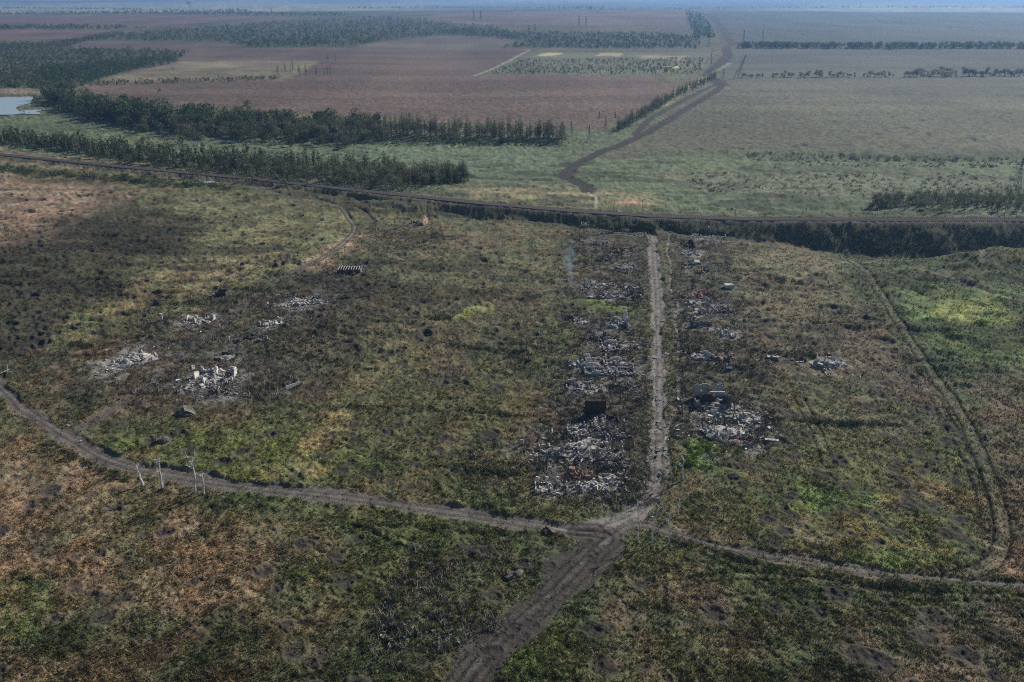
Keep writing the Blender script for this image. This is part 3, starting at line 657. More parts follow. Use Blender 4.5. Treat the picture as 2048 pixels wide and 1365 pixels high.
def timbers(parent, w, d, seed, n, m='timber', z=.6, L=3.2):
    rnd = random.Random(seed)
    for _ in range(n):
        a = rnd.uniform(0, 3.14); x, y = rnd.uniform(-w / 2, w / 2), rnd.uniform(-d / 2, d / 2); l = L * rnd.uniform(.6, 1.2); mb = MB()
        mb.box((x, y, z + rnd.uniform(-.2, .5)), (l, .16, .14), a, 0, rnd.gauss(0, .3)); mb.obj('beam', M[m], parent)
def ruin(px, py, w, d, rz, label, name='ruined_house', cat='ruin', walls='box', hm=2.2, m='plaster', rub='rubble', seed=1, beams=3, heap=.7, grow=1.25, prof='jag', ash=.5, cells=1):
    x, y, z = at(px, py); t = thing(name, label, cat, (x, y, z), R(rz)); a, b = w / 2, d / 2
    k = 0
    def W_(x0, y0, x1, y1, hh, **kw):
        nonlocal k; k += 1; return wall(t, x0, y0, x1, y1, hh, seed * 31 + k, kw.pop('m', m), profile=kw.pop('profile', prof), **kw)
    win = [(L_ - .6, L_ + .7, .9, 2.0) for L_ in np.arange(1.6, w - 1, 2.6)]
    if walls == 'box':
        W_(-a, -b, a, -b, hm * .7, holes=win); W_(a + .4, -b, a + .4, b, hm); W_(-a, b, a, b, hm, holes=win if hm > 2 else ()); W_(-a, -b + .42, -a, b - .02, hm * .8)
        for c in range(cells):
            xx = -a + (c + 1) * w / (cells + 1); W_(xx, -b + .45, xx, b - .05, hm * .7)
    elif walls == 'back':
        W_(-a, b, a, b, hm, holes=win); W_(a + .4, 0, a + .4, b, hm * .9); W_(-a, b * .1, -a, b - .05, hm * .6)
    elif walls == 'stubs':
        rnd = random.Random(seed)
        for _ in range(8):
            q = rnd.uniform(0, 6.28); x0, y0 = rnd.uniform(-a, a) * .8, rnd.uniform(-b, b) * .8; L_ = rnd.uniform(1.5, 4)
            an = rnd.choice([0, 1.5708]) ; W_(x0, y0, x0 + L_ * math.cos(an), y0 + L_ * math.sin(an), hm * rnd.uniform(.7, 1.7))
    rubble_part(t, w * grow, d * grow, seed, rub, heap)
    if beams: timbers(t, w, d, seed + 5, beams)
    RUINS_XY.append((x, y, max(w, d) * .75, ash))
    return t
def ruins_all():
    # west side of the village street, far to near
    t = ruin(1166, 455, 5, 4, 5, 'tiny pale ruin standing alone beside the foot of the railway bank', walls='stubs', hm=1.8, seed=2, beams=1)
    ruin(1250, 462, 13, 8, 0, 'charred ruin overgrown with bare trees nearest the railway bank', m='charred', rub='rubble_dark', seed=3, hm=2.0, ash=.2)
    ruin(1212, 470, 9, 7, 10, 'dark collapsed ruin west of the charred one by the railway bank', m='greywall', rub='rubble_dark', walls='stubs', seed=4, ash=.2)
    ruin(1195, 490, 14, 6, 8, 'low grey debris strip of a flattened house in scrub near the railway', m='greywall', rub='rubble_dark', walls='stubs', seed=5, hm=1)
    ruin(1245, 503, 12, 9, -4, 'reddish grey ruin with one upright wall edge, west of the upper street', m='greywall', rub='rubble_red', seed=6, walls='back')
    ruin(1210, 520, 8, 6, 12, 'dark heap of broken walls below the low debris strip', m='greywall', rub='rubble_dark', walls='stubs', seed=7)
    ruin(1252, 536, 10, 7, 5, 'pale blue roofless ruin with fallen beams west of the upper street', m='bluewash_shade', rub='rubble', seed=8, walls='back', beams=6)
    ruin(1190, 573, 17, 6, 4, 'long low line of pale stones right beside the smoke plume', rub='rubble', walls='stubs', hm=1.1, seed=9)
    ruin(1250, 574, 12, 6, -3, 'flattened grey ruin between the pale stone line and the street', m='greywall', rub='rubble', walls='stubs', hm=1.2, seed=10)
    ruin(1232, 596, 17, 6, 0, 'long grey roofless house shell standing in bright green shrubs', m='greywall', rub='rubble', hm=2.9, seed=11, cells=2)
    ruin(1163, 645, 6, 5, 0, 'small square ring of pale foundations in brown weeds', hm=1.0, seed=12, cells=0)
    t = ruin(1234, 652, 11, 8, 0, 'pale ruin with a tall jagged end wall above a white rubble slope', walls='none', seed=13, heap=1.6, m='bluewash_shade')
    wall(t, 4.2, -4, 4.2, 3, 6.0, 77, 'bluewash_shade', profile='slope'); wall(t, -5, 3, 4, 3, 3.2, 78, 'bluewash_shade', profile='jag'); wall(t, 3.0, 3.4, 4.6, 3.4, 6.5, 79, 'plaster', profile='flat', name='chimney')
    ruin(1205, 680, 13, 8, 8, 'grey twisted ruin strewn with branches, south of the tall end wall', m='greywall', rub='rubble_dark', walls='stubs', seed=14)
    ruin(1240, 695, 14, 8, 3, 'pale low-walled ruin whose east wall runs along bare trees', rub='rubble', hm=1.8, seed=15, cells=2)
    ruin(1192, 727, 8, 7, 0, 'small open square of reddish standing walls in the middle row', m='plaster', rub='rubble_red', hm=2.6, seed=16, cells=0)
    ruin(1238, 728, 12, 5, 0, 'row of three broken room cells north of the long blue wall', m='plaster', rub='rubble', hm=2.0, seed=17, cells=3)
    ruin(1160, 732, 8, 6, 20, 'bluish debris mound at the west edge of the middle row', m='bluewash_shade', rub='rubble', walls='stubs', seed=18, heap=1.3)
    ruin(1218, 746, 19, 6, 0, 'long roofless house with a blue shaded front wall and windows', m='bluewash_shade', rub='rubble', hm=3.0, seed=19, cells=3)  # blue shade of the front is put into the wall colour
    ruin(1158, 775, 9, 6, 3, 'small ruin with a low violet-blue box wall, west edge of row', m='bluewash_shade', rub='rubble', hm=1.9, seed=20, cells=1)
    ruin(1190, 782, 11, 8, 5, 'spread of grey rubble between the small box ruin and the bare trees', m='greywall', rub='rubble', walls='stubs', hm=1.2, seed=21)
    ruin(1242, 776, 10, 8, -5, 'brown and grey fallen walls under bare trees close to the street', m='greywall', rub='rubble_dark', walls='stubs', hm=1.6, seed=22)
    t = ruin(1202, 838, 11, 7, 0, 'big dark windowless block of a house casting a wide shadow', walls='none', seed=23, rub='rubble_dark', ash=.2)
    wall(t, -5.5, 3.4, 2.0, 3.4, 5.4, 231, 'charred', profile='flat'); wall(t, 2.0, -.5, 6, -.5, 3.6, 232, 'charred', profile='jag'); wall(t, -5.5, -3, -5.5, 3, 2.8, 233, 'charred'); wall(t, 6, -3, 6, 3, 2.2, 234, 'greywall')  # near-black walls: the block's shaded faces put into the material
    t = ruin(1152, 864, 5.5, 5, 0, 'little white and blue roofless outbuilding with bright wall tops', m='bluewash_shade', hm=2.6, seed=24, cells=0)
    ruin(1190, 856, 10, 5, 4, 'thin standing posts and stones just east of the blue outbuilding', walls='stubs', hm=1.8, seed=25, m='plaster', rub='rubble_dark', beams=5)
    ruin(1184, 884, 9, 6, 0, 'pair of deep rooms with pale wall tops south of blue outbuilding', hm=3.0, m='concrete', seed=26, cells=1)
    ruin(1220, 876, 9, 6, 8, 'grey stone debris with a lone pillar east of the pair of rooms', walls='stubs', hm=2.2, m='concrete', seed=27)
    t = ruin(1200, 912, 14, 6, 0, 'long ruin with a colonnade of pale stub pillars along its top', m='concrete', hm=3.2, seed=28, cells=3, prof='teeth')
    ruin(1122, 908, 16, 8, 10, 'wide sunlit spread of white stones on the west side of row', walls='stubs', hm=1.3, seed=29, beams=5, heap=1.1, ash=.9)
    ruin(1160, 896, 10, 8, 0, 'heap of pale blocks between the white stones and the colonnade', walls='stubs', hm=1.2, seed=30, ash=.9, heap=1.2)
    ruin(1222, 935, 9, 5, 3, 'dark ruin with white sheets right below the colonnade ruin', m='greywall', rub='rubble_dark', walls='stubs', hm=2, seed=31)
    t = ruin(1160, 952, 12, 7, -3, 'low ruin with patches of red brick and green weeds inside', rub='rubble_red', walls='stubs', hm=1.4, m='brick', seed=32, ash=.3)
    ruin(1102, 980, 9, 6, 0, 'corner ruin with open window frames, last on the southwest', m='plaster', hm=2.6, seed=33, cells=1, prof='teeth')
    ruin(1138, 984, 7, 5, 0, 'half buried blue wall beside the southwest corner ruin', m='bluewash_shade', hm=2.2, seed=34, walls='back')
    ruin(1190, 975, 13, 7, 6, 'broad tangle of beams and pale debris near the crossroads', walls='stubs', hm=1.4, seed=35, beams=9)
    ruin(1226, 965, 8, 7, 0, 'grey ruin with a leaning pale post, nearest the crossroads', m='concrete', walls='back', hm=2.2, seed=36)
    # east side, far to near
    ruin(1418, 477, 20, 5, 3, 'long row of pale broken walls just below the railway bank', m='plaster', rub='rubble', hm=2.3, seed=41, cells=4)
    t = ruin(1376, 494, 8, 6, 0, 'dark shadowed house stump with a pale gable end, upper east side', walls='none', rub='rubble_dark', seed=42)
    wall(t, -4, 3, 4, 3, 3.5, 421, 'charred', profile='jag'); wall(t, 4.2, -2.4, 4.2, 3, 5, 422, 'plaster', profile='gable')  # black back wall stands in for the stump's shadow
    ruin(1384, 512, 12, 7, 5, 'flat pile of white slabs on the upper east side', walls='stubs', hm=1.0, seed=43, heap=1.2, ash=.9)
    t = ruin(1385, 532, 9, 6, 0, 'ruin with one tilted white roof sheet on top', walls='back', m='greywall', rub='rubble_dark', seed=44)
    mb = MB(); mb.box((2.5, 1, 2.4), (3.2, 2.4, .12), .2, .35, .1); mb.obj('roof_sheet', M['white'], t)
    ruin(1400, 547, 9, 6, 0, 'brown grey debris patch below the tilted white roof sheet', walls='stubs', m='greywall', rub='rubble_red', seed=45)
    t = ruin(1457, 578, 4, 3, 0, 'small box hut with a pale lid standing in east scrub', name='ruined_shed', walls='none', seed=46, grow=.8)
    mb = MB(); mb.box((0, 0, 1.1), (4, 3, 2.2)); mb.obj('wall', M['bluewash_shade'], t); mb = MB(); mb.box((0, 0, 2.3), (4.4, 3.3, .18)); mb.obj('roof', M['white'], t)
    ruin(1396, 594, 15, 6, 0, 'red brick house remains with a reddish heap, east side', m='brick', rub='rubble_red', hm=2.4, seed=47, ash=.3)
    ruin(1392, 607, 12, 4, 0, 'low blue-shaded front wall directly below the red brick remains', m='bluewash_shade', walls='back', hm=2.4, seed=48)  # wall colour carries the blue shade on this front
    ruin(1412, 624, 16, 7, 8, 'coarse grey rubble field of the middle east side', walls='stubs', hm=1.2, seed=49, m='greywall')
    ruin(1452, 622, 12, 7, -8, 'dark grey rubble with pale flecks, east of the coarse field', walls='stubs', hm=1.2, seed=50, m='greywall', rub='rubble_dark')
    t = ruin(1402, 655, 10, 5, 0, 'grey front wall with three pale blocked windows', walls='none', seed=51)
    wall(t, -5, 0, 5, 0, 2.8, 511, 'greywall', profile='flat', holes=[(1.4, 2.4, .8, 1.9), (4.0, 5.0, .8, 1.9), (6.6, 7.6, .8, 1.9)])
    for i in range(3): mb = MB(); mb.box((-3.1 + 2.6 * i, .25, 1.35), (.95, .12, 1.05)); mb.obj('window_boarding', M['white'], t)
    ruin(1434, 664, 9, 5, 12, 'pale stones trailing away east of the blocked windows', walls='stubs', hm=.9, seed=52)
    ruin(1450, 673, 7, 5, 0, 'scatter of bluish white wall pieces beside a lime bush', walls='stubs', hm=1.6, m='bluewash_shade', seed=53, ash=.9)
    ruin(1405, 716, 8, 5, 0, 'green-blue hut ruin with a white post by the footpath', walls='box', hm=2.0, m='bluewash_shade', seed=54, cells=0)
    t = ruin(1452, 722, 7, 6, 0, 'small pinkish ruin with a blue barrel beside it', walls='back', hm=1.8, m='pinkbrick', rub='rubble_red', seed=55)
    t = ruin(1420, 808, 11, 9, -3, 'largest roofless house, two storeys of dark walls with a pale top edge', walls='none', seed=56, rub='rubble', heap=.9)
    wall(t, -5, 5, .2, 5, 5.6, 561, 'concrete', profile='flat', holes=[(2.0, 2.8, 2.6, 3.4)]); wall(t, .6, 5, 6, 5, 6.0, 562, 'bluewash_shade', profile='jag')
    wall(t, 6.4, -5, 6.4, 5, 5.2, 563, 'greywall', profile='slope'); wall(t, -5.4, -5, -5.4, 5, 3.4, 564, 'greywall', profile='slope'); wall(t, -5, -.2, 6, -.2, 4.2, 565, 'charred', profile='jag'); wall(t, -5, -5, 3, -5, 1.2, 566, 'greywall')
    mb = MB(); mb.box((2.5, 1, 4.4), (5.4, .5, .3), .03); mb.obj('lintel', M['white'], t)
    ruin(1452, 822, 13, 12, 10, 'bright stony debris fanned out east of the largest house', walls='stubs', hm=.9, seed=57, ash=1, heap=.8)
    ruin(1490, 838, 11, 10, 0, 'ash-coloured ground of crumbled plaster around a bare tree', walls='stubs', hm=.7, seed=58, ash=.9, heap=.5)
    t = ruin(1480, 842, 4, 4, 0, 'navy blue crumpled sheet metal on pale rubble', name='scrap_heap', cat='scrap', walls='none', seed=59, heap=1.3, grow=.9)
    ruin(1447, 868, 17, 9, 0, 'wide pale rubble mound with a blue hollow at its foot', m='bluewash_shade', walls='stubs', hm=2.0, seed=60, ash=1, heap=1.6, beams=6)
    ruin(1480, 882, 10, 6, 15, 'brownish debris tongue at the southeast end of the east row', walls='stubs', hm=.8, seed=61, m='greywall', rub='rubble_red')
    t = ruin(1655, 730, 13, 8, -12, 'lone pale ruin ringed with green bushes in the east field', walls='stubs', seed=62, hm=2.2, heap=1.7, ash=.9)
    t = ruin(1545, 718, 7, 3, 0, 'buried dugout with a single pale roof slab in the east field', name='dugout', cat='dugout', walls='none', rub='rubble_dark', seed=63, beams=0, ash=.1)
    mb = MB(); mb.box((0, 0, 1.0), (4.5, 1.6, .25)); mb.obj('roof_slab', M['slab'], t)
    # western group
    t = ruin(840, 449, 9, 7, 0, 'roofless house with a sunlit pink brick gable below the railway', walls='none', rub='rubble_dark', seed=71, ash=.2)
    wall(t, 2.0, -3.4, 5.0, 3.2, 6.2, 711, 'pinkbrick', profile='gable', holes=[(1.6, 2.4, 1.2, 2.4), (3.6, 4.4, 1.2, 2.4), (2.6, 3.4, 3.6, 4.5)]); wall(t, -5, 3, 2.6, 3, 3.2, 712, 'charred'); wall(t, -5, -3, 2.6, -3, 1.8, 713, 'greywall'); wall(t, -5.2, -2.5, -5.2, 2.5, 2.8, 714, 'charred')
    t = ruin(699, 546, 12, 5, 0, 'dark long shed with bare pale rafters for a roof', name='ruined_shed', walls='none', rub='rubble_dark', seed=72, ash=.2)
    wall(t, -6, -2.4, 6, -2.4, 2.2, 721, 'charred', profile='flat', holes=[(1, 2, .6, 1.6), (4, 5, .6, 1.6), (8, 10, 0, 1.7)]); wall(t, -6, 2.2, 6, 2.2, 2.6, 722, 'greywall', profile='flat'); wall(t, 6.3, -2, 6.3, 2.1, 2.5, 723, 'greywall', profile='flat')
    for i in range(9): mb = MB(); mb.box((-5.4 + 1.35 * i, 0, 2.75 + .1 * (i % 2)), (.22, 4.9, .16), .04 * (i % 3 - 1), .09); mb.obj('rafter', M['deadwood'], t)
    t = ruin(444, 591, 5, 4, 0, 'small square black shed with pale corner posts in western scrub', name='ruined_shed', walls='none', rub='rubble_dark', seed=73, ash=.1)
    for (x0, y0, x1, y1) in ((-2.5, -2, 2.5, -2), (-2.5, 2, 2.5, 2), (-2.7, -1.6, -2.7, 1.9), (2.9, -1.6, 2.9, 1.9)): wall(t, x0, y0, x1, y1, 2.4, 731 + int(x0 * 3 + y0), 'charred', profile='flat')
    for sx in (-2.7, 2.9): mb = MB(); mb.box((sx, -2.35, 1.2), (.25, .2, 2.6)); mb.obj('post', M['white'], t)
    t = ruin(398, 644, 12, 7, -8, 'white crumbled ruin with two stepped wall tops, west hamlet', m='plaster', hm=2.6, seed=74, cells=1, heap=1.0, ash=.8)
    t = ruin(322, 643, 3.5, 3, 0, 'single white chimney stack left standing in burnt scrub', name='chimney_ruin', walls='none', rub='rubble_dark', seed=75, beams=0, ash=.1)
    mb = MB(); mb.box((.4, 0, 1.9), (.9, .7, 4.0), .2, 0, 0, .08); mb.obj('chimney', M['plaster'], t)
    t = ruin(300, 648, 3, 3, 0, 'stub of red brick wall left of the white chimney stack', name='brick_stub', walls='none', rub='rubble_dark', seed=76, beams=0, ash=0)
    wall(t, -1, 0, 1.2, .4, 2.4, 761, 'brick')
    ruin(602, 607, 17, 12, 8, 'scattered white and bluish debris amid bare bushes, north hamlet', m='bluewash_shade', walls='stubs', hm=1.7, seed=77, ash=.8)
    ruin(596, 625, 9, 4, 0, 'low bluish wall with two white posts below the scattered debris', m='bluewash_shade', walls='back', hm=1.6, seed=78)
    t = ruin(540, 650, 9, 7, 0, 'pale ruin with a bright inner corner and a dark blue pit', walls='back', m='plaster', hm=2.4, seed=79, ash=.7)
    ruin(477, 684, 7, 5, 0, 'black burnt-out cellar pit with stones round it', name='cellar_ruin', m='charred', walls='box', rub='rubble_dark', hm=1.2, seed=80, ash=.1, cells=0)
    t = ruin(515, 680, 7, 6, 0, 'black burnt-out cellar with a red brick pier on its right', name='cellar_ruin', m='charred', walls='box', rub='rubble_dark', hm=1.4, seed=81, ash=.1, cells=0)
    wall(t, 4.3, -1, 5.6, -1, 2.4, 811, 'pinkbrick')
    t = ruin(272, 722, 19, 13, 8, 'big mound of white rubble spilling over, farthest west', walls='stubs', hm=1.1, seed=82, heap=1.7, ash=1, grow=1.2)
    wall(t, 6, -4.5, 7.6, -4.0, 2.8, 821, 'pinkbrick'); wall(t, 5.0, -5.5, 5.6, -6.8, 2.4, 822, 'pinkbrick')
    ruin(452, 716, 8, 6, 0, 'hollow cellar ruin with two pale poles over it', name='cellar_ruin', m='charred', walls='box', hm=1.3, seed=83, cells=0, ash=.5, beams=4)
    t = ruin(432, 756, 15, 9, 0, 'main white walled ruin of the hamlet with two deep blue rooms', walls='none', seed=84, heap=.8, ash=1)
    for k_, (x0, y0, x1, y1, hh, mm, pr) in enumerate([(-7, 4, 0, 4, 3.6, 'bluewash_shade', 'jag'), (.4, 4, 7, 3.6, 3.0, 'plaster', 'jag'), (-7.4, -2, -7.4, 4, 3.2, 'plaster', 'slope'), (7.3, -3, 7.3, 3.5, 3.6, 'plaster', 'jag'), (0, -1, 0, 4, 3.8, 'plaster', 'jag'), (-2.6, -6, -2.6, -1.5, 3.2, 'plaster', 'slope'), (1.5, -6, 1.5, -2.5, 2.0, 'plaster', 'jag'), (-7, -2.4, -1, -2.4, 1.3, 'greywall', 'jag'), (1, -2.8, 7, -2.8, 1.2, 'greywall', 'jag')]): wall(t, x0, y0, x1, y1, hh, 840 + k_, mm, profile=pr, th=.7)
    wall(t, 5, -5.5, 7.5, -5.5, 1.8, 860, 'pinkbrick')
    ruin(395, 772, 14, 9, 12, 'broken stone field on the slope left of the main white ruin', walls='stubs', hm=.7, seed=85, ash=.8, heap=.5)
    ruin(448, 785, 12, 7, -6, 'thin crumbs of masonry downhill of the main white ruin', walls='stubs', hm=.6, seed=86, ash=.6, heap=.4, rub='rubble_dark')
    t = thing('garden_wall', 'pale slab fence leaning with a gap in it, alone on the grass', 'wall', at(566, 784), R(52)); 
    wall(t, 1.5, 0, 8, 0, 1.6, 871, 'slab', profile='flat', th=.25); wall(t, -4, 0, -2, 0, 1.8, 872, 'slab', profile='jag', th=.25); wall(t, -.2, .3, 1.2, .3, 1.2, 873, 'slab', profile='jag', th=.25)
    for lab, px, py, w, d, hh, sd in [('earth covered cellar with a striped grey hood beside the lower track', 370, 828, 8, 6, 2.6, 88), ('dark burnt earth hump above the bend of the left road', 325, 884, 7, 5, 1.9, 89), ('soil mound by the track with a black shell hole beside it', 280, 810, 6, 4, 1.6, 90), ('broken earth hump in the verge left of the crossroads', 1092, 1066, 5, 3.5, .7, 91), ('low soil heap in dead weeds below the crossroads verge', 1030, 1150, 7, 4, 1.2, 92)]:
        x, y, z = at(px, py); t = thing('earth_mound', lab, 'mound', (x, y, z), R(25)); rubble_part(t, w, d, sd, 'earth', hh, n=16)
        if sd == 88:
            mb = MB()
            for i in range(7):
                an = i / 6 * 2.0 - .2; mb.tube([(2.2 + .9 * math.cos(an), -2.4 + i * .75, .2), (1.4, -2.2 + i * .72, 1.5), (-.2, -2 + i * .7, 2.4)], [.28, .3, .25], 5)
            mb.obj('hood', M['greywall'], t)
    # single bits
    for lab, px, py, rz, sz, mm, tilt in [('pale concrete slab lying in grass at the end of east row', 1543, 884, -12, (4.4, 1.2, 1.0), 'slab', 0), ('white board standing in weeds west of the middle row', 1108, 770, 5, (.9, .3, 2.4), 'white', .1), ('white upright board west of the white stones', 1044, 892, 5, (1.0, .3, 2.4), 'white', -.1), ('rectangular white slab in the grass beside the lower street', 1282, 964, 0, (3.6, 2.2, .3), 'slab', .1), ('lone pale stone on grass in the lower right field', 1646, 1085, -60, (1.8, .7, .5), 'slab', 0), ('light stone block west of the dark windowless house', 1086, 819, -25, (2.6, 1.0, .5), 'slab', .2), ('small white block beside the main white ruin', 459, 684, 0, (.5, .4, 2.6), 'white', 0), ('blue tarp bundle in the rubble of the east row', 1457, 741, 0, (2.4, 1.6, 1.3), 'blue', .1), ('blue painted box beside the white and blue outbuilding', 1164, 859, 0, (1.8, 1.2, 1.6), 'blue', 0)]:
        x, y, z = at(px, py); mb = MB(); mb.box((0, 0, sz[2] / 2 - .1), sz, 0, tilt, tilt * .5, .06, random.Random(px)); o = mb.obj('debris_block', M[mm], None, (x, y, z)); o.rotation_euler = (0, 0, R(rz)); tag(o, lab, 'slab')
# ---------------------------------------------------------------- trees and scrub
def leaf_tris(rs, blobs, n, size):
    """n leaf-cluster triangles spread through a set of lumps (cx, cy, cz, rx, rz)"""
    w = np.array([b[3] ** 2 * b[4] for b in blobs]); w = w / w.sum(); k = rs.choice(len(blobs), n, p=w); B = np.array(blobs)[k]
    d = rs.normal(size=(n, 3)); d /= np.linalg.norm(d, axis=1)[:, None]; q = rs.random(n) ** .45
    c = B[:, :3] + d * q[:, None] * np.stack([B[:, 3], B[:, 3], B[:, 4]], 1)
    s = size * rs.uniform(.5, 1.3, n); V = c[:, None] + rs.normal(size=(n, 3, 3)) * s[:, None, None] * .55
    return V
def crown_blobs(rs, kind, h):
    out = []
    if kind == 'broad':
        for _ in range(9):
            a = rs.uniform(0, 6.28); q = rs.uniform(0, .26) * h; z = rs.uniform(.35, .86) * h; r = rs.uniform(.11, .19) * h
            out.append((q * math.cos(a), q * math.sin(a), z, r, r * .9))
    elif kind == 'tall':
        for i in range(8):
            a = rs.uniform(0, 6.28); z = (.3 + .085 * i) * h; q = rs.uniform(0, .07) * h; r = (.115 - .008 * i) * h * rs.uniform(.6, 1.2)
            out.append((q * math.cos(a), q * math.sin(a), z, r, r * 1.3))
    elif kind == 'poplar':
        for i in range(7): out.append((rs.uniform(-.1, .1), rs.uniform(-.1, .1), (.14 + .125 * i) * h, (.12 - abs(i - 2.5) * .014) * h, .11 * h))
    elif kind == 'dense':
        for _ in range(7):
            a = rs.uniform(0, 6.28); q = rs.uniform(0, .35) * h; z = rs.uniform(.12, .8) * h; r = rs.uniform(.16, .26) * h
            out.append((q * math.cos(a), q * math.sin(a), z, r, r * .8))
    else:
        for _ in range(6):
            a = rs.uniform(0, 6.28); q = rs.uniform(0, .5) * h; r = rs.uniform(.3, .5) * h
            out.append((q * math.cos(a), q * math.sin(a), r * .7, r, r * .8))
    return out
def limbs(mb, rnd, h, r0, n=7, lean=.06, sub=2, up=.75, spread=.42, z0=.3):
    pts = [(0, 0, -.4)]; rad = [r0 * 1.15]; x = y = 0
    for i in range(1, 6):
        x += rnd.gauss(0, lean) * h / 5; y += rnd.gauss(0, lean) * h / 5; pts.append((x, y, h * i / 5)); rad.append(r0 * (1 - .17 * i))
    mb.tube(pts, rad, 5)
    for _ in range(n):
        t = rnd.uniform(z0, .95); i = min(4, int(t * 5)); f = t * 5 - i
        b = [pts[i][c] + (pts[i + 1][c] - pts[i][c]) * f for c in range(3)] if i < 5 else pts[5]
        a = rnd.uniform(0, 6.28); L = h * spread * rnd.uniform(.5, 1) * (1.15 - t * .6); e = up * rnd.uniform(.5, 1.3)
        m_ = (b[0] + math.cos(a) * L * .5, b[1] + math.sin(a) * L * .5, b[2] + L * .4 * e); k = (b[0] + math.cos(a + .3) * L, b[1] + math.sin(a + .3) * L, b[2] + L * e)
        mb.tube([b, m_, k], [r0 * .42, r0 * .28, r0 * .12], 4)
        for _ in range(sub):
            a2 = a + rnd.uniform(-1.2, 1.2); l2 = L * rnd.uniform(.3, .6)
            mb.tube([m_, (m_[0] + math.cos(a2) * l2, m_[1] + math.sin(a2) * l2, m_[2] + l2 * rnd.uniform(.2, 1.1))], [r0 * .2, r0 * .08], 3)
def leafy(kind, h, seed, nl, size, leaf='leaf', r0=.2, nb=4):
    rs = np.random.default_rng(seed); rnd = random.Random(seed); mb = MB(); limbs(mb, rnd, h * .8, r0, nb, .03, 1)
    V = leaf_tris(rs, crown_blobs(rs, kind, h), nl, size).reshape(-1, 3)
    return mb.mesh('trunk', M['bark']), tri_mesh('crown', V, M[leaf])
PROTO = {}
def protos():
    PROTO['belt'] = [leafy('broad', 15, 10 + i, 420, .62) for i in range(4)]
    PROTO['round'] = [leafy('dense', 11, 110 + i, 520, .62, 'leaf_pale' if i == 2 else 'leaf') for i in range(3)]
    PROTO['pale'] = [leafy('broad', 13, 30 + i, 380, .58, 'leaf_pale') for i in range(2)]
    PROTO['tall'] = [leafy('tall', 16, 50 + i, 230, .55, 'leaf' if i % 2 else 'leaf_pale', .17, 5) for i in range(4)]
    PROTO['poplar'] = [leafy('poplar', 20, 70 + i, 300, .6, 'leaf', .2, 2) for i in range(2)]
    PROTO['bush'] = [leafy('bush', 3, 80 + i, 240, .30, 'leaf_green', .06, 3) for i in range(3)]
    PROTO['lime'] = [leafy('bush', 2.6, 90 + i, 260, .28, 'leaf_lime', .06, 3) for i in range(2)]
    bare = []
    for i in range(6):
        mb = MB(); rnd = random.Random(200 + i); limbs(mb, rnd, 5.8, .16, 15, .1, 4, .8, .6, .12); bare.append(mb.mesh('bare_tree', M['twigs']))
    PROTO['bare'] = bare
def plant_tree(name, kind, px, py, s, label, cat, group, rnd, k=None):
    x, y, z = at(px, py); return plant_xy(name, kind, x, y, z, s, label, cat, group, rnd, k)
FIRST = {}
def plant_xy(name, kind, x, y, z, s, label, cat, group, rnd, k=None):
    P = PROTO[kind]; i = rnd.randrange(len(P)) if k is None else k; key = (name, kind, i)
    q_ = rnd.uniform(.68, 1.12); sc = (s * q_ * rnd.uniform(.85, 1.25), s * q_ * rnd.uniform(.85, 1.25), s * q_ * rnd.uniform(.85, 1.15)); rz = rnd.uniform(0, 6.28)
    if isinstance(P[i], tuple):
        if key in FIRST: o = dup(FIRST[key], (x, y, z), rz, sc, label)
        else:
            o = FIRST[key] = thing(name, label, cat, (x, y, z), rz, group); o.scale = sc; link('trunk', P[i][0], o); link('crown', P[i][1], o)
    else:
        o = link(name, P[i], None, (x, y, z)); o.rotation_euler = (0, 0, rz); o.scale = sc
    o['label'] = label; o['category'] = cat
    if group: o['group'] = group
    elif 'group' in o: del o['group']
    return o
def along(pp, n, rnd, spread_px):
    L = [0]; 
    for a, b in zip(pp[:-1], pp[1:]): L.append(L[-1] + math.hypot(b[0] - a[0], b[1] - a[1]))
    for _ in range(n):
        t = rnd.uniform(0, L[-1]); i = max(k for k in range(len(pp) - 1) if L[k] <= t); f = (t - L[i]) / (L[i + 1] - L[i] + 1e-9)
        x = pp[i][0] + (pp[i + 1][0] - pp[i][0]) * f; y = pp[i][1] + (pp[i + 1][1] - pp[i][1]) * f
        w = pp[i][2] + (pp[i + 1][2] - pp[i][2]) * f if len(pp[i]) > 2 else spread_px
        yield x + rnd.gauss(0, 5 if spread_px == 8 else 2), y + rnd.gauss(0, .30) * w
def in_poly(poly, n, rs):
    P = np.array(poly, float); out = []
    while len(out) < n:
        u = rs.uniform(P[:, 0].min(), P[:, 0].max(), n * 2); v = rs.uniform(P[:, 1].min(), P[:, 1].max(), n * 2)
        m = poly_sd(u, v, poly) > 0; out += list(zip(u[m], v[m]))
    return np.array(out[:n])
